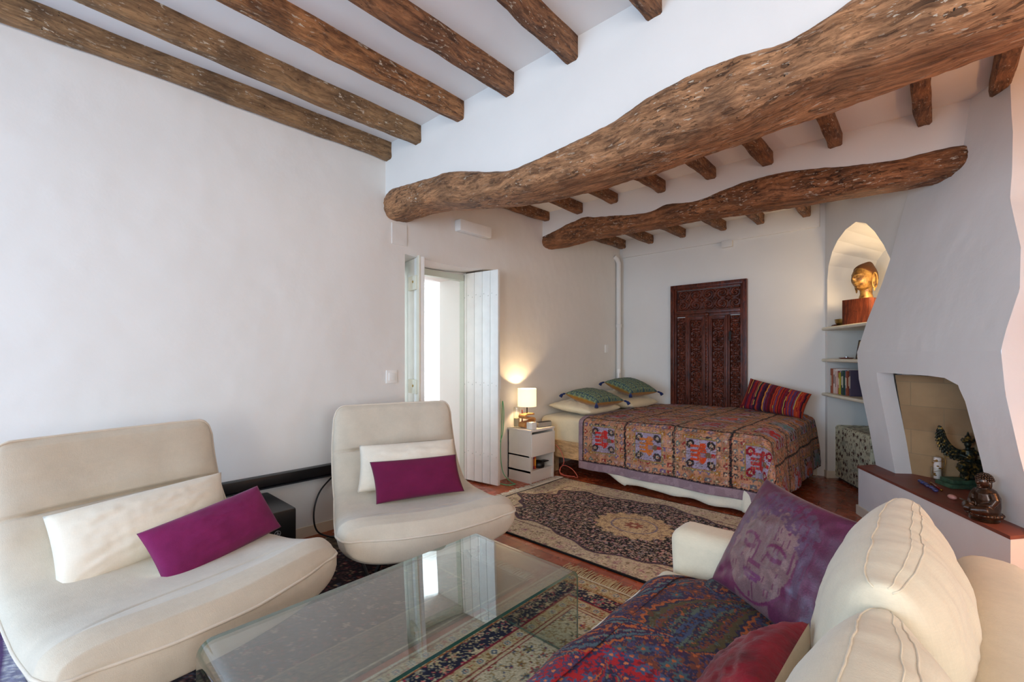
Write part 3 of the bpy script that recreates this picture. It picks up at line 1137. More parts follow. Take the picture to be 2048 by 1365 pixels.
def arch_glass(name, tint, refl=1.0):
    m = bpy.data.materials.new(name); m.use_nodes = True
    nt = m.node_tree
    for n in list(nt.nodes):
        if n.type != 'OUTPUT_MATERIAL': nt.nodes.remove(n)
    out = nt.nodes['Material Output']
    tr = nt.nodes.new('ShaderNodeBsdfTransparent'); tr.inputs[0].default_value = tint + (1,)
    gl = nt.nodes.new('ShaderNodeBsdfGlossy'); gl.inputs['Roughness'].default_value = 0.0
    fr = nt.nodes.new('ShaderNodeFresnel')
    ge = nt.nodes.new('ShaderNodeNewGeometry')
    mr = nt.nodes.new('ShaderNodeMapRange')          # same index of refraction on both faces of the sheet
    mr.inputs['To Min'].default_value = 1.52; mr.inputs['To Max'].default_value = 1 / 1.52
    nt.links.new(ge.outputs['Backfacing'], mr.inputs[0]); nt.links.new(mr.outputs[0], fr.inputs['IOR'])
    mx = nt.nodes.new('ShaderNodeMixShader')
    mu = nt.nodes.new('ShaderNodeMath'); mu.operation = 'MULTIPLY'; mu.inputs[1].default_value = refl
    nt.links.new(fr.outputs[0], mu.inputs[0])
    nt.links.new(mu.outputs[0], mx.inputs[0]); nt.links.new(tr.outputs[0], mx.inputs[1]); nt.links.new(gl.outputs[0], mx.inputs[2])
    nt.links.new(mx.outputs[0], out.inputs[0])
    return m


M_GLASS = arch_glass('clear_sheet_glass', (0.88, 0.93, 0.91), 2.8)
m_, nt__, b_ = _mat('green_glass_edge')
b_.inputs['Base Color'].default_value = srgb(40, 110, 98); b_.inputs['Roughness'].default_value = 0.1
b_.inputs['Transmission Weight'].default_value = 0.45
M_GEDGE = m_
Y0, Y1, HT, TK = 0.385, 1.645, 0.405, 0.012
R_ = 0.05
prof = [(Y0, 0.013)]
for k in range(13):
    a = PI - (PI / 2) * k / 12
    prof.append((Y0 + R_ + R_ * math.cos(a), HT - R_ + R_ * math.sin(a)))
for k in range(13):
    a = PI / 2 - (PI / 2) * k / 12
    prof.append((Y1 - R_ + R_ * math.cos(a), HT - R_ + R_ * math.sin(a)))
prof.append((Y1, 0.013))
inn = []
P = np.array(prof)
tg = np.gradient(P, axis=0); tg /= np.linalg.norm(tg, axis=1)[:, None]
tg[0] = (0, 1); tg[-1] = (0, -1)
for p, t in zip(P, tg):
    inn.append((p[0] + t[1] * TK, p[1] - t[0] * TK))
V = []; F = []; fm = []
n = len(prof)
for x in (-1.735, -1.128):
    for p in prof: V.append((x, p[0], p[1]))
    for p in inn: V.append((x, p[0], p[1]))
for i in range(n - 1):
    a, b = i, i + 1
    F.append((a, b, 2 * n + b, 2 * n + a)); fm.append(0)
    F.append((n + a, 2 * n + n + a, 2 * n + n + b, n + b)); fm.append(0)
    F.append((a, n + a, n + b, b)); fm.append(1)
    F.append((2 * n + a, 2 * n + b, 3 * n + b, 3 * n + a)); fm.append(1)
F.append((0, 2 * n, 3 * n, n)); fm.append(1); F.append((n - 1, 2 * n - 1, 4 * n - 1, 3 * n - 1)); fm.append(1)
o = mesh_obj('glass_coffee_table', V, F, [M_GLASS, M_GEDGE], origin=(-1.43, 1.01, 0.013), fmat=fm, flat_ang=50)
tag(o, 'clear bent glass coffee table with rounded shoulders and green edges', 'coffee table')

# ================================================================== RUGS
M_RUG = painted('woven_rug', 0.95, 0.04, 420, 0.6)


def persian_field(x, y, ground, pal, seed, cell=0.075, dens=0.85, vine=None):
    img = np.zeros(np.shape(x) + (3,)); img[...] = ground
    if vine is not None:
        wx = x + 0.03 * (vnoise(x * 12, y * 12, seed) - .5); wy = y + 0.03 * (vnoise(x * 12, y * 12, seed + 3) - .5)
        f = fbm(wx * 16, wy * 16, seed + 1, 2)
        put(img, np.abs(((f * 7) % 1) - 0.5) < 0.07, vine)
    for q, (cs, fr) in enumerate(((cell, 1.0), (cell * 0.42, 0.8))):
        r, a, h = cells(x, y, cs, seed + 20 * q, 0.6)
        R = cs * 0.40 * (0.62 + 0.3 * np.cos(a * 5 + h * 6)) * (0.7 + 0.5 * h)
        m = (r < R) & (h < dens * fr)
        put(img, m, pick((h * 7.3) % 1, pal))
        m2 = (r < R * 0.62) & (h < dens * fr)
        put(img, m2, pick((h * 3.7) % 1, pal))
        put(img, (r < R * 0.28) & (h < dens * fr), pick((h * 11.9) % 1, pal))
    return img


def rug_mesh(name, x0, x1, y0, y1, step, painter, label, z=0.001, th=0.010, group=None, rot=0.0, fringe=(), fcol=(214, 204, 182)):
    nx = int((x1 - x0) / step) + 1; ny = int((y1 - y0) / step) + 1
    X, Y = np.meshgrid(np.linspace(x0, x1, nx), np.linspace(y0, y1, ny), indexing='ij')
    col = painter(X - (x0 + x1) / 2, Y - (y0 + y1) / 2, (x1 - x0) / 2, (y1 - y0) / 2)
    g = _h(np.round(X * 900), np.round(Y * 900), 3)
    col = col * (0.86 + 0.22 * g[..., None])
    wob = (fbm(X * 1.7, Y * 1.7, 4, 2) - 0.5) * 0.006
    Z = z + th + np.clip(wob, -0.003, 0.004)
    # slightly wavy edges
    ex = 0.010 * (vnoise(Y * 3, Y * 0, 8) - 0.5); ey = 0.010 * (vnoise(X * 3, X * 0, 9) - 0.5)
    Xw = X + ex; Yw = Y + ey
    V = np.stack([Xw, Yw, Z], -1).reshape(-1, 3)
    F = [tuple(reversed(f)) for f in grid_faces(nx, ny)]
    F = grid_faces(nx, ny)
    n0 = len(V)
    ring = [i * ny for i in range(nx)] + [(nx - 1) * ny + j for j in range(1, ny)] + [i * ny + ny - 1 for i in range(nx - 2, -1, -1)] + [j for j in range(ny - 2, 0, -1)]
    low = V[ring].copy(); low[:, 2] = z
    V = np.concatenate([V, low]); cc = np.concatenate([col.reshape(-1, 3), col.reshape(-1, 3)[ring] * 0.8])
    m = len(ring)
    for k in range(m):
        F.append((ring[k], n0 + k, n0 + (k + 1) % m, ring[(k + 1) % m]))
    o = mesh_obj(name, V, F, M_RUG, origin=((x0 + x1) / 2, (y0 + y1) / 2, z), cols=cc)
    tag(o, label, 'rug', group)
    rnd = random.Random(5)
    for (side, ln) in fringe:
        mb = MB()
        L_ = (y1 - y0) if side in 'WE' else (x1 - x0)
        cnt = int(L_ / 0.007)
        for k in range(cnt):
            s = (k + rnd.random() * 0.6) * L_ / cnt
            l = ln * (0.75 + 0.4 * rnd.random()); sw = (rnd.random() - .5) * 0.03
            if side in 'WE':
                sg = -1 if side == 'W' else 1; bx = x0 if side == 'W' else x1
                p = [(bx - sg * 0.004, y0 + s, z + th * .9), (bx + sg * l * .5, y0 + s + sw * .4, z + th * .9 + rnd.random() * .006), (bx + sg * l, y0 + s + sw, z + 0.003)]
            else:
                sg = -1 if side == 'S' else 1; by = y0 if side == 'S' else y1
                p = [(x0 + s, by - sg * 0.004, z + th * .9), (x0 + s + sw * .4, by + sg * l * .5, z + th * .9 + rnd.random() * .006), (x0 + s + sw, by + sg * l, z + 0.003)]
            mb.tube(p, 0.0024, 4)
        f = mb.build('fringe', fabric('rug_fringe_%d' % fcol[0], fcol, 0.04), o, world=True, smooth=True)
        f['kind'] = 'stuff'
    return o


def paint_far(x, y, hx, hy):
    beige = C(206, 190, 162)
    pal = [C(222, 206, 176), C(168, 140, 132), C(140, 104, 118), C(196, 156, 148), C(140, 128, 98), C(228, 214, 184), C(176, 128, 130)]
    img = persian_field(x, y, beige, pal, 11, 0.085, 0.9, C(140, 120, 92))
    # border guards
    d = np.minimum(hx - np.abs(x), hy - np.abs(y))
    for dd, ww, c in ((0.235, 0.006, C(120, 96, 92)), (0.20, 0.005, C(205, 190, 160))):
        put(img, np.abs(d - dd) < ww, c)
    # lobed black field
    th = np.arctan2(y / 0.55, x / 1.08)
    r = ((np.abs(x) / 1.08) ** 2.3 + (np.abs(y) / 0.56) ** 2.3) ** (1 / 2.3)
    edge = 1 + 0.07 * np.cos(th * 8) + 0.03 * np.cos(th * 20) - 0.10 * np.exp(-((np.abs(x) - 0.62) / 0.08) ** 2)
    palb = [C(204, 150, 146), C(176, 154, 128), C(222, 190, 168), C(140, 136, 154), C(190, 120, 126), C(116, 106, 84)]
    blk = persian_field(x, y, C(12, 10, 16), palb, 31, 0.046, 0.98, C(196, 172, 152))
    blk2 = persian_field(x + 3, y + 3, C(14, 12, 18), palb, 37, 0.050, 0.92, C(196, 172, 152))
    m2 = fbm(x * 9, y * 9, 77, 2) > 0.55
    put(blk, m2, 0); blk[m2] = blk2[m2]
    m = r < edge
    img[m] = blk[m]
    put(img, np.abs(r - edge) < 0.018, C(84, 62, 74))
    put(img, np.abs(r - edge - 0.03) < 0.010, C(196, 176, 146))
    # central medallion
    rm = np.sqrt((x * 0.86) ** 2 + y ** 2); am = np.arctan2(y, x * 0.86)
    em = 0.255 * (1 + 0.07 * np.cos(am * 16))
    med = persian_field(x, y, C(214, 186, 142), [C(164, 128, 92), C(206, 184, 146), C(150, 120, 116), C(128, 96, 80), C(176, 150, 120)], 51, 0.05, 0.9, C(140, 110, 90))
    mm = rm < em
    img[mm] = med[mm]
    put(img, np.abs(rm - 0.15) < 0.006, C(130, 118, 130))
    put(img, rm < 0.055 * (1 + 0.25 * np.cos(am * 8)), C(150, 86, 66))
    put(img, rm < 0.02, C(210, 180, 140))
    d2 = d
    put(img, d2 < 0.018, C(26, 22, 24))
    return img


rug_mesh('patterned_rug', -2.92, -0.46, 2.46, 3.98, 0.006, paint_far,
         'black and beige oriental rug with a round centre medallion, lying in front of the bed', 0.0010, 0.009, 'oriental rugs', fringe=(('W', 0.10),), fcol=(226, 218, 200))


def paint_near(x, y, hx, hy):
    d = np.minimum(np.minimum(x + hx, hx - x), np.minimum(hy - y, y + hy))
    s = np.where((hx - np.abs(x)) < (hy - np.abs(y)), y, x)
    creampal = [C(150, 122, 76), C(120, 130, 120), C(168, 60, 70), C(70, 82, 112), C(190, 160, 110), C(110, 104, 64), C(206, 190, 156)]
    img = persian_field(x, y, C(208, 198, 168), creampal, 3, 0.075, 0.82, C(160, 134, 88))
    gold = persian_field(x, y, C(196, 176, 134), [C(150, 110, 62), C(176, 84, 70), C(128, 118, 88), C(214, 200, 166)], 5, 0.05, 0.8, C(146, 116, 66))
    m = d < 0.31; img[m] = gold[m]
    navy = persian_field(x, y, C(38, 40, 62), [C(204, 188, 150), C(176, 152, 108), C(178, 52, 78), C(206, 120, 112), C(190, 176, 146), C(120, 126, 128), C(214, 198, 160)], 7, 0.085, 0.95, C(196, 180, 140))
    m = (d > 0.112) & (d < 0.222); img[m] = navy[m]
    # rosettes along both guards
    for dc, rad, sp in ((0.055, 0.017, 0.075), (0.262, 0.017, 0.085)):
        k = np.round(s / sp) * sp
        rr = np.sqrt((s - k) ** 2 + (d - dc) ** 2); an = np.arctan2(s - k, d - dc)
        put(img, rr < rad * 1.25, C(206, 194, 164)); put(img, (rr < rad * (0.85 + 0.2 * np.cos(an * 8))), C(92, 106, 122)); put(img, rr < rad * 0.5, C(214, 204, 176)); put(img, rr < rad * 0.22, C(150, 52, 60))
    for dc, ww, c in ((0.008, 0.008, C(214, 206, 184)), (0.022, 0.003, C(120, 80, 60)), (0.098, 0.003, C(150, 110, 60)), (0.110, 0.004, C(166, 92, 44)),
                      (0.224, 0.004, C(136, 34, 52)), (0.236, 0.003, C(190, 170, 130)), (0.290, 0.003, C(136, 34, 52)), (0.305, 0.004, C(206, 190, 156)), (0.316, 0.0035, C(140, 40, 50))):
        put(img, np.abs(d - dc) < ww, c)
    # medallion outline wandering through the field
    xs = x - 0.1; r = np.sqrt(xs ** 2 + (y * 0.62) ** 2); an = np.arctan2(y * .62, xs)
    e = 0.42 * (1 + 0.13 * np.cos(an * 8))
    fld = persian_field(x, y, C(196, 178, 128), creampal, 15, 0.055, 0.9, C(128, 112, 80))
    m = (r < e) & (d > 0.33); img[m] = fld[m]
    put(img, (np.abs(r - e) < 0.008) & (d > 0.33), C(130, 40, 52))
    return img


rug_mesh('patterned_rug', -1.690, 0.35, -0.60, 2.27, 0.0055, paint_near,
         'cream and gold oriental rug with a navy flower border, under the glass table', 0.0010, 0.009, 'oriental rugs', fringe=(('N', 0.10),), fcol=(206, 186, 146))


def paint_dark(x, y, hx, hy):
    d = np.minimum(hx - np.abs(x), hy - np.abs(y))
    pal = [C(120, 40, 44), C(150, 120, 92), C(92, 30, 40), C(70, 70, 84), C(170, 140, 110)]
    img = persian_field(x, y, C(34, 16, 20), pal, 23, 0.07, 0.6, C(96, 60, 54))
    gold = persian_field(x, y, C(92, 82, 66), [C(120, 104, 80), C(60, 50, 46), C(130, 90, 76)], 25, 0.05, 0.8, C(128, 112, 84))
    m = d < 0.26; img[m] = gold[m]
    for dc, ww, c in ((0.25, 0.006, C(150, 130, 100)), (0.12, 0.005, C(60, 34, 34)), (0.02, 0.006, C(190, 178, 150))):
        put(img, np.abs(d - dc) < ww, c)
    return img


rug_mesh('patterned_rug', -3.22, -1.735, 0.12, 2.02, 0.009, paint_dark,
         'dark maroon oriental rug under the two lounge chairs', 0.0010, 0.007, 'oriental rugs', fringe=(('N', 0.08),), fcol=(196, 190, 176))


def paint_blue(x, y, hx, hy):
    img = np.zeros(np.shape(x) + (3,)); img[...] = C(150, 150, 176)
    f = fbm(x * 40, y * 40, 3, 2)
    put(img, ((x * 60 + f * 3) % 1) < 0.4, C(206, 206, 214))
    put(img, np.abs(((y * 9) % 1) - 0.5) < 0.06, C(96, 70, 120))
    return img


rug_mesh('woven_rug', -3.25, -1.80, -1.15, 0.03, 0.012, paint_blue,
         'blue-grey striped woven rug with white fringe at the bottom left corner', 0.0010, 0.006, fringe=(('N', 0.07),), fcol=(232, 232, 236))

# ================================================================== SOFA
M_SLIP = fabric('cream_slipcover', (218, 205, 178), 0.025, 380, 0.22)
sofa = thing('sofa', (-0.30, 0.9, 0.0), 'cream slipcovered sofa in the right foreground with loose back cushions', 'sofa')


def soft_box(a, b, bev, seed, sub=2, amp=0.006, sx=1.0):
    bm = bmesh.new()
    bmesh.ops.create_cube(bm, size=1)
    for v in bm.verts:
        v.co = Vector([(a[i] + b[i]) / 2 + v.co[i] * (b[i] - a[i]) for i in range(3)])
    bmesh.ops.bevel(bm, geom=bm.edges[:], offset=bev, segments=5, profile=0.5, affect='EDGES')
    bmesh.ops.subdivide_edges(bm, edges=[e for e in bm.edges if e.calc_length() > 0.08], cuts=6, use_grid_fill=True)
    for v in bm.verts:
        n = mnoise.noise(v.co * 5 + Vector((seed, 0, 0))) * amp
        v.co += Vector((n, n * .7, n * .8))
    bm.verts.index_update()
    V = [v.co[:] for v in bm.verts]; F = [[v.index for v in f.verts] for f in bm.faces]
    bm.free()
    return V, F


for nm, a, b, bev, sd in (('base', (-0.83, -0.3, 0.03), (0.16, 1.86, 0.30), 0.03, 1), ('armrest', (-0.815, 1.85, 0.03), (0.10, 2.035, 0.605), 0.055, 2),
                          ('backrest', (0.035, -0.35, 0.03), (0.235, 2.03, 0.725), 0.08, 3), ('seat_cushion', (-0.835, 1.02, 0.29), (0.02, 1.845, 0.445), 0.05, 4), ('seat_cushion', (-0.835, -0.3, 0.29), (0.02, 1.01, 0.445), 0.05, 5)):
    V, F = soft_box(a, b, bev, sd)
    o = mesh_obj(nm, V, F, M_SLIP, sofa, world=True)


def back_cushion(y0, y1, xb, xt, z0, z1, th, seed, label=None):
    """big loose cushion: front and back faces joined by a stitched gusset running over the top"""
    BL = Vector((xb, y1, z0)); BR = Vector((xb, y0, z0)); TR = Vector((xt, y0, z1)); TL = Vector((xt, y1, z1))
    # section round the cushion in (thickness, height), lofted along its length with pinched ends
    nl = 60; nsg = 72
    V = []
    for i in range(nl):
        u = i / (nl - 1); a = 2 * u - 1
        e = max(0.0, 1 - abs(a) ** 2.6) ** 0.5
        y = y1 * (1 - u) + y0 * u
        for k in range(nsg):
            an = 2 * PI * k / nsg
            ca, sa = math.cos(an), math.sin(an)
            tt_ = abs(ca) ** 0.8 * (1 if ca > 0 else -1) * th / 2 * (0.30 + 0.70 * e)
            hh = abs(sa) ** 0.72 * (1 if sa > 0 else -1)
            zc = (z0 + z1) / 2; zr = (z1 - z0) / 2
            zz = zc + hh * zr * (1 - 0.06 * (1 - e)) - (0.0 if sa < 0 else 0.03 * (1 - abs(a) ** 2) * 0.0)
            f = (zz - z0) / (z1 - z0)
            x = xb * (1 - f) + xt * f + tt_ * (1.0 - 0.30 * max(0, f - .35) / .65)
            w = mnoise.noise(Vector((y * 5 + seed, zz * 12, x * 4))) * 0.008 + mnoise.noise(Vector((y * 16, zz * 5 + seed, x * 6))) * 0.006 + mnoise.noise(Vector((y * 40, zz * 9 + seed, x * 10))) * 0.0025
            V.append((x + w, y + w * .5, zz + w * .8))
    F = []
    for i in range(nl - 1):
        for k in range(nsg):
            F.append((i * nsg + k, i * nsg + (k + 1) % nsg, (i + 1) * nsg + (k + 1) % nsg, (i + 1) * nsg + k))
    F.append(tuple(range(nsg))[::-1]); F.append(tuple((nl - 1) * nsg + k for k in range(nsg)))
    o = mesh_obj('back_cushion', V, F, M_SLIP, sofa, world=True)
    for kk, rr in ((int(nsg * 0.195), 0.0020), (int(nsg * 0.225), 0.0013), (int(nsg * 0.30), 0.0022)):
        ring = [V[i * nsg + kk] for i in range(nl)]
        mb = MB(); mb.tube(ring, rr, 6)
        mb.build('gusset_seam', M_SLIP, o, world=True, smooth=True)
    return o


back_cushion(1.12, 1.80, -0.075, -0.065, 0.455, 0.905, 0.325, 3.0)
back_cushion(0.40, 1.11, -0.10, -0.06, 0.455, 0.865, 0.32, 9.0)

# ---- paisley throw over the seat
M_THROW = painted('paisley_weave', 0.95, 0.04, 520, 0.5)


def paisley(img, x, y, cx, cy, L, Wd, rot, cols, flip=1, inner=True):
    c, s_ = math.cos(rot), math.sin(rot)
    px = (x - cx) * c + (y - cy) * s_; py = (-(x - cx) * s_ + (y - cy) * c) * flip
    t = px / L + 0.35
    yy = py - 0.95 * L * np.clip(t - 0.40, 0, 2) ** 2
    w = Wd * np.sqrt(np.clip(t, 0, 1)) * np.clip(1 - t, 0, 1) ** 1.15 * 3.6
    q = np.where((t > 0) & (t < 1), np.abs(yy) / np.maximum(w, 1e-5), 9)
    lim = [1.0, 0.90, 0.80, 0.64, 0.48, 0.32, 0.15]
    fine = fbm(x * 55, y * 55, int(cx * 97) % 50, 2)
    fine2 = fbm(x * 26, y * 26, int(cy * 91) % 50 + 3, 2)
    for i, l in enumerate(lim):
        m = q < l * (1 + 0.05 * np.sin(t * 70))
        put(img, m, cols[i % len(cols)])
        put(img, m & (fine > 0.72), cols[(i + 2) % len(cols)] * .9)
        put(img, m & (np.abs((fine2 * 5) % 1 - .5) < .05), cols[(i + 3) % len(cols)])
    r, a, h = cells(x, y, 0.03, int(cx * 31) % 17, 0.4)
    put(img, (q < 0.62) & (r < 0.010 * (1 + .3 * np.cos(a * 5))), cols[1])
    put(img, (q < 0.62) & (r < 0.0045), cols[3])
    return q


def paint_throw(x, y):
    """x: across from sofa back to the front hem, y: along the sofa (metres)"""
    navy = C(44, 38, 62); rust = C(150, 72, 36); blue = C(62, 74, 104); teal = C(70, 92, 96); olive = C(74, 66, 40); red = C(170, 28, 34); plum = C(66, 34, 62); org = C(176, 92, 44)
    img = np.zeros(np.shape(x) + (3,)); img[...] = C(52, 44, 68)
    f = fbm(x * 70, y * 70, 3, 2); f2 = fbm(x * 20, y * 20, 8, 3)
    put(img, (f2 * 5) % 1 < 0.30, C(70, 60, 92))
    put(img, np.abs((f2 * 8) % 1 - 0.5) < 0.06, C(140, 74, 42))
    put(img, f > 0.68, C(112, 62, 44))
    r, a, h = cells(x, y, 0.05, 3, 0.5)
    put(img, r < 0.017 * (1 + .35 * np.cos(a * 6)), pick(h, [blue, C(110, 58, 44), teal, plum]))
    put(img, r < 0.006, org)
    rg = np.sqrt(((x - 0.50) / 0.34) ** 2 + ((y - 0.50) / 0.20) ** 2) + 0.35 * (fbm(x * 8, y * 8, 5, 2) - .5)
    rim = img.copy(); rim[...] = red
    put(rim, np.abs((f2 * 7) % 1 - .5) < .09, C(58, 56, 92)); put(rim, f > 0.70, C(110, 24, 40))
    put(rim, r < 0.019 * (1 + .35 * np.cos(a * 6)), pick(h, [C(70, 84, 116), C(58, 50, 84), C(78, 60, 90)])); put(rim, r < 0.006, C(210, 120, 70))
    img[rg < 1] = rim[rg < 1]
    A = [org, navy, C(84, 72, 44), C(112, 60, 40), olive, C(86, 98, 84), blue]
    B = [org, plum, C(74, 96, 106), navy, C(92, 110, 108), plum, org]
    D = [C(190, 96, 44), navy, C(150, 34, 40), C(60, 70, 104), C(120, 110, 80), red, navy]
    for (cx, cy, L, Wd, ro, cl, fl) in (
            (0.40, 0.98, 0.46, 0.115, PI * 0.52, A, 1), (0.14, 1.16, 0.36, 0.075, PI * 0.35, B, -1), (0.68, 1.16, 0.38, 0.085, PI * 0.66, B, 1),
            (0.66, 0.76, 0.38, 0.085, PI * 0.72, B, 1), (0.12, 0.80, 0.36, 0.08, PI * 0.45, B, -1), (0.88, 0.98, 0.32, 0.075, PI * .6, A, -1),
            (0.42, 0.46, 0.32, 0.075, PI * 0.5, D, -1), (0.84, 0.52, 0.36, 0.085, PI * 0.70, B, 1), (0.12, 0.42, 0.34, 0.085, PI * 0.4, A, 1), (1.02, 0.74, 0.28, 0.07, PI * .6, B, 1),
            (0.62, 0.16, 0.34, 0.085, PI * .6, A, 1), (0.30, 0.10, 0.34, 0.085, PI * .4, B, -1), (0.98, 0.22, .3, .075, PI * .6, A, 1), (0.40, 1.32, 0.3, 0.07, PI * .5, B, 1), (1.0, 1.24, 0.3, 0.07, PI * .55, B, 1)):
        paisley(img, x, y, cx, cy, L, Wd, ro, cl, fl)
    return img


ys_ = np.linspace(0.1, 1.845, 440)
ss = np.linspace(0, 1.20, 300)       # across the cloth
SX, SY = np.meshgrid(ss, ys_, indexing='ij')
col = paint_throw(SX, SY - 0.45)
V = []
for i, s in enumerate(ss):
    for j, y in enumerate(ys_):
        run = 0.60; r = 0.14
        # rounded far-front corner: the cloth turns down towards the arm too
        xf = -0.858 + 0.012 * mnoise.noise(Vector((y * 4, 1, 1)))
        if s < run:
            x = -0.145 - s; z = 0.475 + 0.022 * math.sin(PI * min(1, s / run)) + 0.012 * mnoise.noise(Vector((s * 4, y * 3.2, 3)))
        else:
            q = s - run; arc = r * PI / 2
            if q < arc:
                an = q / r
                x = -0.145 - run - r * math.sin(an) + 0.0; z = 0.475 - r * (1 - math.cos(an)) + 0.006
            else:
                x = -0.145 - run - r; z = 0.475 - r - (q - arc) + 0.006
            x += 0.02 * min(1, q / .2) * math.sin(y * 9 + 1.3) * 0.6 + 0.01 * min(1, q / .2) * math.sin(y * 21)
            x = x + 0.03
        x = x + 0.0
        # fall towards the arm end at the front corner
        ed = max(0, (y - 1.66) / 0.185)
        z -= 0.05 * ed ** 2 * min(1, s / run) ** 3
        if s > run * .8: x += 0.06 * ed ** 2
        V.append((x, y, max(z, 0.03)))
F = grid_faces(len(ss), len(ys_))
th = mesh_obj('paisley_throw', V, F, M_THROW, origin=(-0.5, 1.0, 0.48), cols=col)
sm = th.modifiers.new('thickness', 'SOLIDIFY'); sm.thickness = 0.005; sm.offset = 1
tag(th, 'purple, rust and red paisley wool throw spread over the sofa seat', 'throw')


# ---- cushions on the sofa
def paint_buddha(u, v):
    pur = C(84, 30, 58); grey = C(106, 78, 80); lite = C(122, 92, 90); dk = C(94, 32, 66)
    img = np.zeros(np.shape(u) + (3,)); img[...] = pur
    n = fbm(u * 8, v * 8, 4, 3)
    put(img, n > 0.55, pur * 1.12)
    x = (u - 0.46) * 0.86; y = (v - 0.47) * 0.86
    # hair mass
    hair = ((x / 0.33) ** 2 + ((y - 0.18) / 0.26) ** 2 < 1)
    put(img, hair & (vnoise(u * 34, v * 34, 2) > 0.35), C(86, 60, 78))
    face = ((x / 0.27) ** 2 + ((y + 0.03) / 0.34) ** 2) < 1
    put(img, face, grey)
    put(img, face & (n > 0.5), lite)
    neck = (np.abs(x - 0.02) < 0.14) & (y < -0.25) & (y > -0.47)
    put(img, neck, grey)
    put(img, ((x / 0.30) ** 2 + ((y - 0.18) / 0.22) ** 2 < 1) & (y > 0.14 + 0.10 * np.cos(x * 9)) & (vnoise(u * 46, v * 46, 2) > 0.4), C(82, 52, 76))
    # features drawn as darker strokes
    for sx in (-1, 1):
        ex = x - sx * 0.115
        put(img, face & (np.abs(y - 0.055 + 1.6 * ex ** 2 * 4) < 0.012) & (np.abs(ex) < 0.075), dk)          # brow
        put(img, face & (np.abs(y + 0.035 - 3.5 * ex ** 2) < 0.016) & (np.abs(ex) < 0.065), dk)             # closed eyelid
    put(img, (np.abs(x + 0.028 + 0.02 * y) < 0.008) & (y < 0.03) & (y > -0.12), dk)
    put(img, (np.abs(y + 0.125) < 0.013) & (np.abs(x) < 0.05), dk)
    put(img, (np.abs(y + 0.19 + 1.4 * x ** 2) < 0.014) & (np.abs(x) < 0.085), C(92, 32, 76))
    put(img, (np.abs(y + 0.225 - 1.2 * x ** 2) < 0.014) & (np.abs(x) < 0.065), C(92, 32, 76))
    put(img, (np.abs((x / 0.27) ** 2 + ((y + 0.03) / 0.34) ** 2 - 1) < 0.06) & (y < 0.05), dk)
    put(img, (np.abs(np.abs(x) - 0.30) < 0.028) & (np.abs(y) < 0.17), C(84, 54, 76))
    put(img, vnoise(u * 150, v * 12, 6) > 0.80, pur * 1.1)
    return img


M_SILK = painted('purple_silk', 0.42, 0.05, 260, 0.25, 0.45, 0.002)
pillow('cushion', [(-0.595, 1.73, 0.505), (-0.225, 1.46, 0.500), (-0.135, 1.63, 0.845), (-0.455, 1.90, 0.865)], 0.15, M_SILK, nu=110, nv=110, wr=0.010, seed=23, pinch=0.05, cfn=paint_buddha, wf=4.0,
       label='purple silk cushion printed with a calm face with closed eyes, propped in the sofa corner', cat='cushion')
M_VELVET = fabric('crushed_red_velvet', (116, 5, 26), 0.34, 60, 0.8, 0.45, 0.08)
pillow('cushion', [(-0.375, 1.27, 0.50), (-0.375, 0.86, 0.50), (-0.225, 0.88, 0.70), (-0.212, 1.26, 0.70)], 0.15, M_VELVET, fabric('taupe_cushion_back', (184, 166, 136), 0.04, 420, 0.2), wr=0.008, seed=33, pinch=0.04,
       label='crushed red velvet cushion with beige back at the bottom edge, on the sofa', cat='cushion')

# ================================================================== BED
bed = thing('bed', (-2.18, 5.0, 0), 'low double bed with a pale oak side board, head against the left wall', 'bed')
M_OAK = wood('pale_oak', (196, 160, 112), (226, 194, 148), 'X', 0.7, False, 0.2, 0.5, 0.05)
M_SHEET = fabric('cream_bed_linen', (228, 216, 184), 0.02, 500, 0.12)
MB().box((-3.335, 4.085, 0.19), (-1.03, 4.12, 0.375)).build('side_board', M_OAK, bed, world=True)
MB().box((-3.335, 5.90, 0.19), (-1.03, 5.935, 0.375)).build('side_board', M_OAK, bed, world=True)
MB().box((-1.05, 4.12, 0.19), (-1.015, 5.90, 0.375)).build('foot_board', M_OAK, bed, world=True)
MB().box((-3.33, 4.12, 0.29), (-1.05, 5.90, 0.345)).build('slat_deck', M_OAK, bed, world=True)
for x, y in ((-3.2, 4.2), (-1.15, 4.2), (-3.2, 5.82), (-1.15, 5.82)):
    MB().box((x - 0.03, y - 0.03, 0), (x + 0.03, y + 0.03, 0.29)).build('leg', M_OAK, bed, world=True)
V, F = soft_box((-3.335, 4.10, 0.345), (-1.03, 5.925, 0.635), 0.06, 7, amp=0.012)
mesh_obj('mattress', V, F, M_SHEET, bed, world=True)
# cream sheet fallen under the quilt along the front
V = []; nx = 90; nz = 12
for i in range(nx):
    u = i / (nx - 1); x = -2.52 + u * 1.53
    for j in range(nz):
        w = j / (nz - 1)
        low = 0.075 - 0.04 * u + 0.008 * math.sin(u * 23)
        if u < 0.21: low = 0.17 - 0.13 * (u / 0.21)
        z = 0.34 * (1 - w) + low * w
        V.append((x, 4.045 - 0.012 * w - 0.012 * math.sin(x * 22 + 1) * w - 0.02 * w * (u > .9), z))
F = grid_faces(nx, nz)
o = mesh_obj('bed_sheet', V, F, fabric('white_bed_sheet', (226, 222, 204), 0.02, 500, 0.12), origin=(-1.7, 4.04, 0.2))
m = o.modifiers.new('thickness', 'SOLIDIFY'); m.thickness = 0.004
tag(o, 'white sheet hanging to the floor below the quilt on the front of the bed', 'sheet')

# ---- embroidered quilt
M_QUILT = painted('embroidered_quilt', 0.95, 0.04, 330, 0.8)


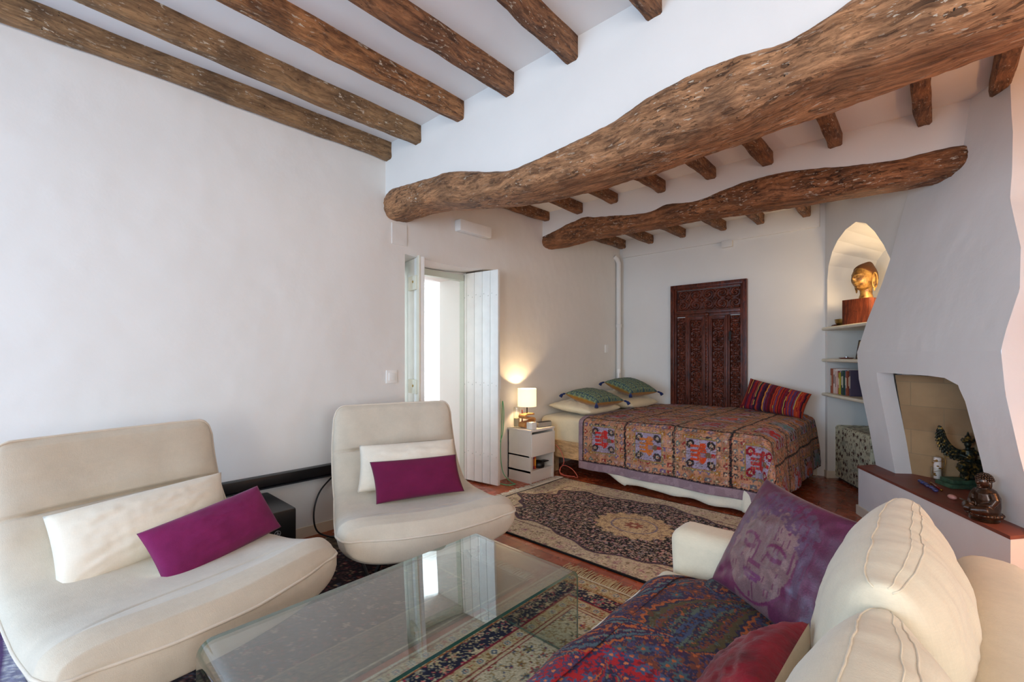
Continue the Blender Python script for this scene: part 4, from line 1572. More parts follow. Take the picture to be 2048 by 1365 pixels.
def paint_quilt(u, v):
    peach = C(178, 126, 96); lav = C(148, 136, 156); blk = C(38, 32, 34)
    img = np.zeros(np.shape(u) + (3,)); img[...] = peach
    n = fbm(u * 22, v * 22, 2, 3)
    put(img, n > 0.56, peach * 1.10); put(img, n < 0.40, peach * 0.86)
    P_ = 0.485
    gu = (u - 0.055) / P_; gv = (v - 0.085) / P_
    iu = np.floor(gu); iv = np.floor(gv)
    cu = gu - iu - 0.5; cv = gv - iv - 0.5
    hc = _h(iu, iv, 4)
    m8 = np.maximum(np.abs(cu), np.abs(cv))
    # ring of small patches round each square
    k = 7
    su = (cu + .5) * k; sv = (cv + .5) * k
    ju = np.floor(su); jv = np.floor(sv)
    fu = su - ju - .5; fv = sv - jv - .5
    hs = _h(ju + iu * 8, jv + iv * 8, 12)
    ring = (m8 > 0.27) & (m8 < 0.455)
    pc = pick((hs * 5.1) % 1, [C(158, 106, 40), C(60, 52, 56), C(92, 96, 104), C(140, 50, 48), C(108, 90, 128), C(90, 112, 110), C(172, 132, 128), C(120, 90, 60)])
    shape = np.where(hs > .5, np.sqrt(fu ** 2 + fv ** 2) < 0.40 * (0.8 + .2 * np.cos(np.arctan2(fv, fu) * 4)), (np.abs(fu) < .36) & (np.abs(fv) < .30) & ((np.abs(fu) < .36) & ~((fv < -.05) & (np.abs(np.abs(fu) - .15) < .06))))
    m = ring & shape
    img[m] = pc[m]
    put(img, ring & (np.sqrt(fu ** 2 + fv ** 2) < 0.12), C(196, 176, 150))
    # inner lavender square with a stitched border
    inner = m8 < 0.262
    put(img, (m8 < 0.285), C(146, 132, 70)); put(img, (m8 < 0.275), C(150, 100, 70)); put(img, inner, lav)
    put(img, inner & (n > .55), lav * 1.1)
    # four hearts at the corners
    for sx in (-1, 1):
        for sy in (-1, 1):
            x = (cu - sx * 0.185) * 1.0; y = (cv - sy * 0.175)
            rr = np.sqrt(x ** 2 + y ** 2); th_ = np.arctan2(y, x)
            ht = rr < 0.072 * (0.85 + 0.3 * np.abs(np.cos((th_ + PI / 4 * sx) * 1.0)))
            hcol = pick(hc, [blk, C(52, 46, 50), C(150, 56, 40), C(132, 22, 40), C(84, 92, 100)])
            img[ht] = hcol[ht]; put(img, rr < 0.030, C(176, 164, 150)); put(img, rr < 0.014, C(160, 96, 50))
    # elephant and figure
    ecol = pick((hc * 7.7) % 1, [C(178, 30, 34), C(96, 140, 146), C(190, 66, 30), C(190, 104, 40), C(186, 40, 38), C(170, 44, 46)])
    x = cu; y = cv
    x = cu / 1.4; y = cv / 1.4
    body = ((x - 0.02) / 0.06) ** 2 + (y / 0.115) ** 2 < 1
    legs = (x > -0.13) & (x < 0.0) & (np.abs((y + 0.10) % 0.058 - 0.029) < 0.016) & (np.abs(y) < 0.115)
    head = ((x - 0.03) / 0.045) ** 2 + ((y - 0.115) / 0.035) ** 2 < 1
    m = body | legs | head
    img[m] = ecol[m]
    put(img, ((x - 0.10) / 0.05) ** 2 + (y / 0.035) ** 2 < 1, C(110, 84, 62)); put(img, np.sqrt((x - 0.155) ** 2 + y ** 2) < 0.028, C(170, 44, 40))
    put(img, body & (np.abs(y) < .03) & (np.abs(x - .03) < .03), C(140, 110, 130))
    # black zigzag between the squares
    zz = 0.018 * np.abs(((cu + cv) * 14) % 2 - 1)
    put(img, (m8 > 0.468 + zz * 0.9), blk)
    # fine quilting stitches
    put(img, (np.abs((u * 95) % 1 - .5) < .10) & (vnoise(u * 300, v * 300, 1) > .55), C(150, 128, 104))
    put(img, (np.abs((v * 95) % 1 - .5) < .10) & (vnoise(u * 300, v * 300, 5) > .6), C(96, 76, 70))
    r, a, h = cells(u, v, 0.022, 9, .6)
    put(img, (r < 0.004) & (h > .4), pick(h, [C(190, 170, 120), C(90, 60, 70), C(150, 60, 50), C(120, 130, 110)]))
    # plain lavender hem
    hem = (v < 0.085) | (u < 0.05)
    put(img, hem, C(142, 120, 130)); put(img, hem & (n > 0.52), C(156, 134, 142)); put(img, np.abs(v - 0.082) < .004, C(60, 44, 56))
    return img


xq0, xq1, yq0, yq1, zq = -2.74, -0.995, 4.055, 5.90, 0.672
dropf, dropr = 0.545, 0.56
us = np.linspace(0, (xq1 - xq0) + dropr, 340); vs = np.linspace(0, dropf + (yq1 - yq0), 350)
UU, VV = np.meshgrid(us, vs, indexing='ij')
colq = paint_quilt(UU, VV)
V = []
rc = 0.05
for u in us:
    for v in vs:
        ox = max(0.0, u - (xq1 - xq0)); oy = max(0.0, dropf - v)
        bx = min(xq0 + u, xq1); by = max(yq0 + (v - dropf), yq0)
        d = math.hypot(ox, oy)
        bump_ = 0.010 * mnoise.noise(Vector((u * 4, v * 4, 1))) + 0.005 * mnoise.noise(Vector((u * 11, v * 11, 4)))
        if d <= 0:
            # soft shoulder
            e = min(1.0, min((xq1 - bx), (by - yq0)) / 0.10)
            V.append((bx, by, zq + bump_ * 1.3 - 0.018 * (1 - e) ** 2 + 0.015 * math.sin(u * 1.3)))
            continue
        # leave tangentially then hang
        q = min(d, rc * PI / 2)
        out = rc * math.sin(q / rc); dn = rc * (1 - math.cos(q / rc)) + max(0, d - rc * PI / 2)
        ax, ay = ox / d, -oy / d
        corner = (2 * min(ox, oy) / (ox + oy)) if (ox + oy) > 0 else 0
        out += 0.16 * corner * min(1, d / .5) * 1.0 + 0.014 * math.sin((u if oy > 0 else v) * 11) * min(1, d / .4) + bump_ * .8
        if ox > 0 and oy == 0: out += 0.05 * min(1, d / .5)
        zz_ = zq - 0.018 - dn * (1 - 0.10 * corner)
        V.append((bx + ax * out, by + ay * out, max(zz_, 0.016 + 0.02 * abs(mnoise.noise(Vector((u * 6, v * 6, 0)))))))
F = grid_faces(len(us), len(vs))
q_ = mesh_obj('quilt', V, F, M_QUILT, origin=(-1.8, 5.0, 0.67), cols=colq)
m = q_.modifiers.new('thickness', 'SOLIDIFY'); m.thickness = 0.008; m.offset = -1
tag(q_, 'embroidered patchwork quilt of elephants and hearts with a lavender hem, spread over the bed', 'quilt')

# ---- bed pillows
pillow('pillow', [(-2.72, 4.20, .70), (-2.74, 4.90, .70), (-3.28, 4.92, .745), (-3.28, 4.17, .745)], 0.15, M_SHEET, wr=0.016, seed=41, pinch=0.03, wf=6,
       label='cream bed pillow nearest the lamp, under the flatter green cushion', cat='pillow', group='cream bed pillows')
pillow('pillow', [(-2.66, 5.02, .71), (-2.64, 5.70, .71), (-3.28, 5.72, .79), (-3.28, 5.00, .79)], 0.19, M_SHEET, wr=0.016, seed=44, pinch=0.03, wf=6,
       label='cream bed pillow in the far corner, under the raised green cushion', cat='pillow', group='cream bed pillows')


def paint_fan(u, v):
    img = np.zeros(np.shape(u) + (3,)); img[...] = C(124, 144, 112)
    sx, sy = 7, 6
    row = np.floor(v * sy * 2)
    for off in (0, 1):
        X = u * sx + 0.5 * off; Y = v * sy + 0.5 * off
        fx = X - np.floor(X) - .5; fy = Y - np.floor(Y)
        r = np.sqrt(fx ** 2 * 1.6 + (fy - .25) ** 2)
        put(img, (np.abs(fx) < 0.16 * (1 - fy) + 0.02) & (fy < .7), C(58, 84, 98))
        put(img, np.abs(r - .46) < .04, C(66, 92, 88))
        put(img, (np.abs(fx) < .03) & (fy < .8), C(136, 130, 70))
    return img


M_FAN = painted('green_fan_cloth', 0.85, 0.04, 300, 0.4)
M_MUST = fabric('mustard_velvet', (150, 104, 32), 0.08, 300, 0.3)
M_TAS = fabric('navy_tassel', (30, 44, 92), 0.1, 300, 0.5)


def fan_cushion(cs, seed, label, th=0.19):
    o = pillow('cushion', cs, th, M_FAN, M_MUST, nu=80, nv=70, wr=0.006, seed=seed, pinch=0.06, cfn=paint_fan, wf=4, label=label, cat='cushion', group='green fan-patterned cushions')
    c = sum((Vector(p) for p in cs), Vector()) / 4
    for p in cs:
        p = Vector(p); d = (p - c); d.z = 0; d.normalize()
        a = p - d * 0.005
        m = MB(); m.tube([a, a + d * 0.02 + Vector((0, 0, -0.004)), a + d * 0.028 + Vector((0, 0, -0.006)), a + d * 0.045 + Vector((0, 0, -0.018)), a + d * 0.06 + Vector((0, 0, -0.04))], [0.006, 0.013, 0.009, 0.018, 0.022], 10)
        m.build('tassel', M_TAS, o, world=True, smooth=True)
    return o


fan_cushion([(-2.66, 4.22, .805), (-2.60, 4.72, .80), (-3.12, 4.84, .865), (-3.16, 4.34, .875)], 51, 'green fan-patterned cushion with mustard back and navy tassels, lying nearer the lamp')
fan_cushion([(-2.66, 4.98, .865), (-2.56, 5.50, .86), (-3.02, 5.66, .985), (-3.12, 5.14, .975)], 55, 'green fan-patterned cushion with navy tassels, tilted on the farther cream pillow')


def paint_stripes(u, v):
    w = u + 0.012 * (fbm(u * 3, v * 3, 5, 2) - .5) + 0.02 * (v - .5) * (u - .5)
    h = _h(np.floor(w * 54), 0 * w, 3); 
    cols = [C(120, 22, 30), C(78, 20, 30), C(146, 30, 34), C(100, 66, 100), C(58, 24, 50), C(168, 60, 30), C(120, 24, 34), C(34, 22, 34), C(130, 26, 40), C(96, 30, 60), C(86, 50, 90), C(110, 20, 26)]
    img = pick(h, cols)
    put(img, np.abs((w * 6.3) % 1 - .5) < .018, C(196, 178, 84))
    put(img, np.abs((w * 5.7 + .3) % 1 - .5) < .02, C(204, 90, 40))
    return img


M_STRIPE = painted('striped_weave', 0.9, 0.04, 300, 0.4)
pillow('bolster_cushion', [(-1.63, 5.62, .72), (-0.985, 5.50, .665), (-0.93, 5.66, .915), (-1.56, 5.80, 1.055)], 0.17, M_STRIPE, nu=110, nv=50, wr=0.012, seed=61, pinch=0.05, cfn=paint_stripes, wf=5,
       label='long red and purple striped cushion at the foot of the bed, against the back wall', cat='cushion')

# ================================================================== DOORWAY
def slab_between(p, q, th, z0, z1):
    p = Vector((p[0], p[1], 0)); q = Vector((q[0], q[1], 0))
    d = (q - p).normalized(); n = Vector((-d.y, d.x, 0)) * th / 2
    return p, q, d, n


def door_leaf(name, hinge, free, planks, face_sign, z0=0.018, z1=2.185, th=0.035, extras=None):
    """plank door leaf from hinge to free edge; face_sign picks the side seen from the room"""
    L = math.hypot(free[0] - hinge[0], free[1] - hinge[1])
    ang = math.atan2(free[1] - hinge[1], free[0] - hinge[0])
    t = bpy.data.objects.new(name, None); COL.objects.link(t)
    t.location = (hinge[0], hinge[1], 0); t.rotation_euler = (0, 0, ang); t['kind'] = 'structure'
    XF[t.name] = Matrix.Translation(Vector((hinge[0], hinge[1], 0))) @ Matrix.Rotation(ang, 4, 'Z')
    m = MB()
    ed = [0] + planks + [L]
    for i in range(len(ed) - 1):
        m.box((ed[i] + 0.0022, -th / 2, z0), (ed[i + 1] - 0.0022, th / 2, z1), bev=0.004)
    m.box((0.004, -th / 2 + 0.012, z0 + .002), (L - 0.004, th / 2 - 0.012, z1 - .002))
    m.build('leaf', M_PAINT, t, smooth=True, flat_ang=30)
    return t, L


# right leaf, folded back against the reveal: five planks with rows of nail heads
t, L = door_leaf('door_1', (-3.655, 3.205), (-3.185, 3.262), [0.055, 0.16, 0.265, 0.37], -1)
nails = MB()
for zr in (1.93, 1.02, 0.30):
    for i, x in enumerate([0.03, 0.078, 0.135, 0.183, 0.24, 0.288, 0.345, 0.393, 0.45]):
        nails.ball((x, -0.0185, zr + (0.022 if i % 2 else 0.0) - 0.03 * x * 0), (0.006, 0.003, 0.006), seg=8)
nails.build('nail_heads', plain('painted_nail', (206, 210, 206), 0.4), t, smooth=True)['kind'] = 'stuff'
MB().box((L - 0.022, 0.018, 0.985), (L - 0.002, 0.030, 1.12)).build('latch_keep', M_WHITEPL, t)
# left leaf, standing across the opening, with its two box locks
t, L = door_leaf('door_2', (-3.63, 2.463), (-3.275, 2.392), [0.10, 0.225], -1, z0=0.018, z1=2.19, th=0.045)
lip = MB()
lip.box((L - 0.030, -0.036, 0.02), (L + 0.004, -0.020, 2.20), bev=0.004).box((L - 0.062, -0.030, 0.02), (L - 0.036, -0.020, 2.19), bev=0.003)
lip.build('edge_moulding', M_CREAMPAINT, t, smooth=True, flat_ang=30)
for z, nm in ((1.905, 'bolt_box'), (0.985, 'lock_box')):
    o = MB().box((L - 0.20, -0.048, z), (L - 0.036, -0.022, z + 0.125), bev=0.004).build(nm, M_CREAMPAINT, t, smooth=True, flat_ang=30)
    MB().lathe([(0.011, 0), (0.011, 0.006), (0.004, 0.007)], 14, xf=Matrix.Translation((L - 0.09, -0.048, z + 0.07)) @ Matrix.Rotation(PI / 2, 4, 'X')).build('keyhole_rose', MATS.get('brass') or plain('brass', (190, 160, 96), 0.3, 0.9), o)
MB().tube([(0.01, -0.03, 1.97), (-0.03, -0.045, 1.965)], 0.007, 8).build('bolt', plain('brass', (190, 160, 96), 0.3, 0.9), t, smooth=True)

# ------------------------------------------------------------------ fittings on the left wall
o = MB().box((-3.36, 2.137, 2.272), (-3.352, 2.287, 2.452), bev=0.002).build('wall_access_panel', M_WALL, origin=(-3.356, 2.21, 2.36))
tag(o, 'small square white cover plate high on the left wall, above the doorway', 'cover plate')
o = MB().box((-3.36, 2.83, 2.512), (-3.275, 3.247, 2.62), bev=0.012).build('wall_light', M_WHITEPL, origin=(-3.32, 3.04, 2.56), smooth=True, flat_ang=40)
tag(o, 'long white box-shaped wall light above the doorway', 'wall light')
sw = thing('light_switch', (-3.36, 2.135, 1.145), 'white light switch beside the left edge of the doorway', 'light switch')
MB().box((0, -0.052, -0.055), (0.009, 0.052, 0.055), bev=0.003).build('plate', M_WHITEPL, sw, smooth=True, flat_ang=40)
MB().box((0.009, -0.030, -0.032), (0.015, 0.030, 0.032), bev=0.003).build('rocker', M_WHITEPL, sw, smooth=True, flat_ang=40)
o = MB().box((-3.36, 5.55, 1.36), (-3.35, 5.64, 1.47), bev=0.003).build('wall_socket', M_WHITEPL, origin=(-3.355, 5.6, 1.41), smooth=True, flat_ang=40)
tag(o, 'small white wall plate beside the vertical pipe above the bed', 'wall socket')
pp = thing('wall_pipe', (-3.32, 5.86, 0.9), 'white painted pipe running up the corner behind the bed', 'pipe')
m = MB(); m.tube([(-3.355, 5.80, 2.74), (-3.33, 5.83, 2.71), (-3.318, 5.86, 2.65), (-3.318, 5.862, 0.72)], 0.034, 14)
m.build('pipe', M_WALL, pp, world=True, smooth=True, flat_ang=60)
MB().lathe([(0.040, 0), (0.040, 0.05), (0.034, 0.055)], 16, xf=Matrix.Translation((-3.318, 5.862, 1.72))).build('collar', M_WALL, pp, world=True, smooth=True, flat_ang=50)
m = MB(); m.tube([(-3.285, 5.80, 1.10), (-3.28, 5.79, 1.06), (-3.28, 5.79, 0.96), (-3.29, 5.74, 0.86), (-3.30, 5.66, 0.80)], 0.018, 10)
m.lathe([(0.028, 0), (0.030, 0.04), (0.022, 0.06)], 14, xf=Matrix.Translation((-3.282, 5.797, 1.07)))
m.build('cable_outlet', M_WHITEPL, pp, world=True, smooth=True, flat_ang=50)
# black bar low on the wall, with the loudspeaker box below
bar = thing('wall_rail', (-3.34, 1.1, 0.44), 'long black bar fixed low on the white wall behind the chairs', 'wall rail')
MB().box((-3.36, 0.25, 0.440), (-3.295, 1.78, 0.508), bev=0.004).build('bar', M_BLACK, bar, world=True, smooth=True, flat_ang=40)
MB().box((-3.36, 0.30, 0.426), (-3.285, 1.74, 0.434)).build('under_shelf', plain('dark_grey_metal', (70, 72, 76), 0.3, 0.7), bar, world=True)
sub = thing('subwoofer', (-3.11, 0.95, 0.01), 'black subwoofer box standing under the wall rail between the chairs', 'loudspeaker')
MB().box((-3.345, 0.80, 0.012), (-2.865, 1.155, 0.392), bev=0.014).build('cabinet', M_BLACK, sub, world=True, smooth=True, flat_ang=40)
m = MB()
cy, cz, fx = 1.045, 0.262, -2.8648
ring = [(fx, cy + 0.017 * math.cos(2 * PI * k / 28), cz + 0.017 * math.sin(2 * PI * k / 28)) for k in range(28)]
m.tube(ring, 0.0013, 6, closed=True)
for k in range(3):       # three crossed tuning forks
    a = PI / 2 + 2 * PI * k / 3
    d = Vector((0, math.cos(a), math.sin(a))); s = Vector((0, -math.sin(a), math.cos(a)))
    c_ = Vector((fx, cy, cz))
    m.tube([c_ - d * 0.006, c_ + d * 0.004], 0.0009, 5)
    for sg in (-1, 1):
        m.tube([c_ + d * 0.004, c_ + d * 0.005 + s * 0.0028 * sg, c_ + d * 0.0135 + s * 0.0028 * sg], 0.0009, 5)
m.build('emblem', plain('silver_print', (200, 200, 204), 0.3, 0.6), sub, world=True)
cab = MB(); P = catmull([(-3.33, 1.64, 0.435), (-3.30, 1.50, 0.33), (-3.27, 1.44, 0.20), (-3.25, 1.45, 0.07), (-3.20, 1.52, 0.016), (-3.05, 1.62, 0.016), (-2.95, 1.60, 0.016)], 60)
cab.tube([tuple(p) for p in P], 0.006, 8)
o = cab.build('power_cable', M_BLACK, origin=(-3.25, 1.5, 0.016), smooth=True)
tag(o, 'black cable curving down the wall behind the chair by the doorway', 'cable')

# ================================================================== NIGHTSTAND AND WHAT STANDS ON IT
ns_ = thing('nightstand', (-3.185, 3.77, 0), 'small white nightstand with one drawer and an open shelf, by the bed', 'nightstand')
M_NS = plain('white_laminate', (226, 222, 214), 0.45, var=0.01)
x0, x1, y0, y1 = -3.35, -3.03, 3.565, 3.955
m = MB()
m.box((x0, y0, 0), (x1, y0 + 0.02, 0.53)).box((x0, y1 - 0.02, 0), (x1, y1, 0.53)).box((x0, y0, 0.105), (x1 - 0.002, y1, 0.125)).box((x0, y0, 0.015), (x0 + 0.012, y1, 0.53))
m.box((x1 - 0.035, y0 + 0.01, 0.0), (x1 - 0.016, y1 - 0.01, 0.106)).box((x0, y0, 0.265), (x1 - 0.02, y1, 0.28))
m.build('body', M_NS, ns_, world=True)
MB().box((x0 - 0.005, y0 - 0.006, 0.528), (x1 + 0.008, y1 + 0.006, 0.550), bev=0.003).build('top', M_NS, ns_, world=True, smooth=True, flat_ang=40)
MB().box((x1 - 0.002, y0 + 0.003, 0.275), (x1 + 0.016, y1 - 0.003, 0.505), bev=0.002).build('drawer', M_NS, ns_, world=True, smooth=True, flat_ang=40)


def book(name, base, w, d, hgt, col, label, group, rz=0.0, lean=0.0, title=None):
    """upright book: spine towards local -y, thickness along x"""
    t = thing(name, base, label, 'book', rz, group)
    rot = Matrix.Rotation(lean, 4, 'Y')
    cm = plain('book_cloth_%d_%d_%d' % col, col, 0.55, var=0.03)
    m = MB()
    m.box((0, 0, 0), (0.002, d, hgt), xf=rot).box((w - 0.002, 0, 0), (w, d, hgt), xf=rot).box((0, -0.002, 0), (w, 0.001, hgt), xf=rot, bev=0.0008)
    m.build('cover', cm, t)
    MB().box((0.002, 0.001, 0.003), (w - 0.002, d - 0.004, hgt - 0.004), xf=rot).build('pages', plain('book_pages', (226, 214, 188), 0.8), t)
    if title:
        MB().box((w * 0.25, -0.0032, hgt * 0.25), (w * 0.75, -0.002, hgt * 0.8), xf=rot).build('spine_print', plain('print_%d_%d_%d' % title, title, 0.6), t)
    return t


yy = y0 + 0.028
gN = 'books in the nightstand'
for (w_, hg, col, tt_, lb) in ((0.020, .125, (214, 206, 196), None, 'off-white book at the left end of the open shelf of the nightstand'), (0.016, .120, (190, 180, 176), None, 'greyish book in the nightstand, second from the left'),
                               (0.022, .128, (206, 200, 192), None, 'pale book in the nightstand, just left of the crimson one'), (0.020, .135, (126, 26, 62), (190, 120, 60), 'crimson book in the nightstand'),
                               (0.024, .138, (196, 84, 30), (230, 190, 60), 'orange book in the nightstand')):
    book('book', (-3.075, yy, 0.1255), w_, 0.16, hg, col, lb, gN, rz=PI / 2, title=tt_)
    yy += w_ + 0.002
hat = thing('cap', (-3.10, yy + 0.075, 0.1255), 'black cap lying in the open shelf of the nightstand', 'cap')
m = MB(); m.lathe([(0.058, 0), (0.064, 0.02), (0.060, 0.05), (0.040, 0.068), (0.008, 0.074)], 24)
m.build('crown', M_BLACK, hat, smooth=True)
m = MB(); m.box((-0.02, 0.03, 0.052), (0.05, 0.115, 0.062), bev=0.004); m.build('peak', M_BLACK, hat, smooth=True)

lamp = thing('table_lamp', (-3.20, 3.705, 0.551), 'small table lamp with lit white drum shade and folded wooden foot', 'lamp')
M_LAMPW = plain('bent_oak', (206, 150, 92), 0.45, var=0.05)
m = MB()
P = catmull([(0.0, 0.075, 0.012), (0.0, -0.06, 0.012), (0.0, -0.085, 0.033), (0.0, -0.055, 0.053), (0.0, 0.055, 0.058), (0.0, 0.085, 0.078), (0.0, 0.055, 0.098), (0.0, -0.055, 0.105), (0.0, -0.078, 0.122), (0.0, -0.05, 0.140), (0.0, 0.07, 0.140)], 90)
Vt = []
for i, p in enumerate(P):
    t_ = P[min(i + 1, len(P) - 1)] - P[max(i - 1, 0)]; t_ = t_ / np.linalg.norm(t_)
    n_ = np.array([0, -t_[2], t_[1]]) * 0.0085
    for sx, sn in ((-0.045, 1), (0.045, 1), (0.045, -1), (-0.045, -1)):
        Vt.append((sx, p[1] + n_[1] * sn, p[2] + n_[2] * sn))
Fq = []
for i in range(len(P) - 1):
    for k in range(4):
        Fq.append((i * 4 + k, i * 4 + (k + 1) % 4, i * 4 + 4 + (k + 1) % 4, i * 4 + 4 + k))
Fq += [(3, 2, 1, 0), tuple((len(P) - 1) * 4 + k for k in range(4))]
m.add(Vt, Fq)
m.build('folded_foot', M_LAMPW, lamp)
m = MB(); m.tube([(0, 0, 0.148), (0, 0, 0.27)], 0.006, 10); m.build('stem', M_BLACKMETAL, lamp, smooth=True)


def shade_mat(name, rgb, em, st):
    m = bpy.data.materials.new(name); m.use_nodes = True
    nt = m.node_tree; nt.nodes.remove(nt.nodes['Principled BSDF'])
    out = nt.nodes['Material Output']
    n = noise_node(nt, 60, 3, stretch=(1, 1, .1)); r = ramp(nt, n.outputs[0], [(0.3, tuple(v * .95 for v in srgb(*rgb)[:3]) + (1,)), (0.7, srgb(*rgb))])
    a = nt.nodes.new('ShaderNodeBsdfTranslucent'); d = nt.nodes.new('ShaderNodeBsdfDiffuse')
    nt.links.new(r.outputs[0], a.inputs[0]); nt.links.new(r.outputs[0], d.inputs[0])
    mx = nt.nodes.new('ShaderNodeMixShader'); mx.inputs[0].default_value = 0.4
    nt.links.new(a.outputs[0], mx.inputs[1]); nt.links.new(d.outputs[0], mx.inputs[2])
    e = nt.nodes.new('ShaderNodeEmission'); e.inputs[0].default_value = em + (1,); e.inputs[1].default_value = st
    ad = nt.nodes.new('ShaderNodeAddShader'); nt.links.new(mx.outputs[0], ad.inputs[0]); nt.links.new(e.outputs[0], ad.inputs[1])
    nt.links.new(ad.outputs[0], out.inputs[0])
    return m


ms, nt, b = _mat('unused_shade')
b.inputs['Base Color'].default_value = srgb(245, 238, 222); b.inputs['Roughness'].default_value = 0.8
b.inputs['Emission Color'].default_value = (1.0, 0.80, 0.52, 1); b.inputs['Emission Strength'].default_value = 1.15
sh = MB(); Vs = []
for r_, z_ in ((0.100, 0.225), (0.100, 0.415), (0.0975, 0.415), (0.0975, 0.225)):
    for k in range(40): Vs.append((r_ * math.cos(2 * PI * k / 40), r_ * math.sin(2 * PI * k / 40), z_))
sh.add(Vs, [(i * 40 + k, i * 40 + (k + 1) % 40, ((i + 1) % 4) * 40 + (k + 1) % 40, ((i + 1) % 4) * 40 + k) for i in range(4) for k in range(40)])
sh.build('lamp_shade', shade_mat('lit_lamp_shade', (246, 240, 226), (1.0, 0.84, 0.60), 0.5), lamp, smooth=True, flat_ang=50)
m = MB(); m.ball((0, 0, 0.30), 0.026, seg=16); m.build('bulb', emit('lit_bulb', (255, 214, 150), 6.0), lamp, smooth=True)

gv = thing('glass_vase', (-3.27, 3.615, 0.551), 'tall clear glass tube vase on the nightstand, left of the lamp', 'vase')
M_CG = arch_glass('clear_glass', (0.97, 0.98, 0.97), 1.2)
MB().lathe([(0.032, 0), (0.034, 0.01), (0.034, 0.20), (0.030, 0.22), (0.027, 0.22), (0.031, 0.20), (0.031, 0.012), (0.002, 0.010)], 24).build('glass', M_CG, gv, smooth=True, flat_ang=60)
MB().lathe([(0.030, 0.012), (0.030, 0.10), (0.002, 0.101)], 20).build('sand', plain('pale_sand', (214, 196, 160), 0.9), gv, smooth=True, flat_ang=60)
inc = thing('candle', (-3.23, 3.66, 0.551), 'thin dark red candle standing between the vase and the lamp', 'candle')
MB().lathe([(0.016, 0), (0.016, 0.006), (0.007, 0.008)], 14).build('holder', plain('brass', (190, 160, 96), 0.3, 0.9), inc, smooth=True)
MB().lathe([(0.0065, 0.006), (0.006, 0.185), (0.001, 0.19)], 12).build('wax', plain('dark_red_wax', (120, 30, 30), 0.4), inc, smooth=True)
o = MB().box((-0.038, -0.038, 0), (0.038, 0.038, 0.072), bev=0.004).build('cube_clock', M_WHITEPL, smooth=True, flat_ang=40, origin=(0, 0, 0))
o.location = (-3.085, 3.645, 0.551); XF[o.name] = Matrix.Translation(o.location)
tag(o, 'small white cube on the front left corner of the nightstand', 'clock')
spk = thing('speaker', (-3.10, 3.865, 0.551), 'small oblong silver and black speaker on the nightstand', 'speaker', math.radians(80))
MB().box((-0.095, -0.026, 0), (0.095, 0.026, 0.050), bev=0.006).build('body', plain('silver_grille', (176, 172, 164), 0.4, 0.4), spk, smooth=True, flat_ang=40)
MB().box((-0.088, -0.022, 0.0505), (0.088, 0.022, 0.056), bev=0.002).build('top_panel', M_BLACK, spk, smooth=True, flat_ang=40)

# cables by the bed and the door
m = MB(); P = catmull([(-3.345, 3.40, 1.02), (-3.33, 3.42, 0.85), (-3.32, 3.40, 0.62), (-3.31, 3.36, 0.50), (-3.31, 3.34, 0.42), (-3.31, 3.38, 0.40), (-3.31, 3.44, 0.50), (-3.32, 3.47, 0.70), (-3.33, 3.46, 0.84), (-3.33, 3.45, 0.60), (-3.32, 3.42, 0.30), (-3.28, 3.42, 0.10), (-3.20, 3.46, 0.008), (-3.13, 3.44, 0.008), (-3.16, 3.36, 0.008), (-3.25, 3.34, 0.008)], 160)
m.tube([tuple(p) for p in P], 0.0045, 6)
o = m.build('extension_cord', plain('green_cord', (96, 186, 140), 0.5), origin=(-3.3, 3.4, 0.01), smooth=True)
tag(o, 'thin mint green cord looped behind the door and down to the floor', 'cord')
m = MB(); P = catmull([(-3.04, 4.00, 0.34), (-2.98, 4.02, 0.27), (-2.95, 4.03, 0.16), (-3.00, 4.035, 0.08), (-2.98, 4.02, 0.02), (-2.88, 4.06, 0.012), (-2.78, 4.045, 0.02), (-2.84, 4.03, 0.10), (-2.96, 4.04, 0.12), (-3.02, 4.04, 0.05), (-2.94, 4.04, 0.012), (-2.84, 4.08, 0.012)], 110)
m.tube([tuple(p) for p in P], 0.004, 6)
o = m.build('charging_cable', plain('coral_cable', (220, 112, 92), 0.5), origin=(-2.95, 4.03, 0.1), smooth=True)
tag(o, 'coral pink cable curled on the floor between nightstand and bed', 'cable')

# ================================================================== CARVED PANEL ON THE BACK WALL
cp = thing('carved_door_panel', (-2.10, 5.95, 0.66), 'antique dark carved wooden door panel mounted on the back wall behind the bed', 'carved panel')
M_CARV = wood('dark_carved_teak', (46, 20, 14), (112, 54, 36), 'Z', 1.2, False, 0.15, 0.34, 0.1)
YB = 5.968


def scroll_h(x, z, w, seed, freq=1.0):
    """symmetrical carved foliage height 0..1: paired scrolls and rosettes up the panel"""
    X = np.abs(x)
    cyc = 0.13 / freq
    k = np.floor(z / cyc); lz = z - (k + .5) * cyc
    sgn = np.where(k % 2 == 0, 1.0, -1.0)
    cx = w * 0.25
    r = np.sqrt((X - cx) ** 2 + (lz * 0.9) ** 2); a = np.arctan2(lz * sgn, X - cx)
    spiral = np.cos(a - r * 150 * freq)                      # scrolling stem
    stem = np.clip(spiral * 1.6, 0, 1) * (r < cyc * 0.56)
    bud = np.clip(1.4 - r / (0.011 / freq), 0, 1)
    # leaves between the scrolls
    lr = np.sqrt(X ** 2 + (np.abs(lz) - cyc * .5) ** 2); la = np.arctan2(np.abs(np.abs(lz) - cyc * .5), X)
    leaf = np.clip(1.25 - lr / (0.030 / freq * (0.7 + 0.4 * np.cos(la * 6))), 0, 1)
    edge = np.clip(np.cos((w / 2 - X) * 130) - .2, 0, 1) * ((w / 2 - X) < 0.03)
    h = np.maximum.reduce([stem * 0.85, bud, leaf * 0.95, edge * 0.6])
    return np.clip(h + 0.12 * (fbm(x * 90 + 40, z * 90, int(seed), 2) - .5), 0, 1)


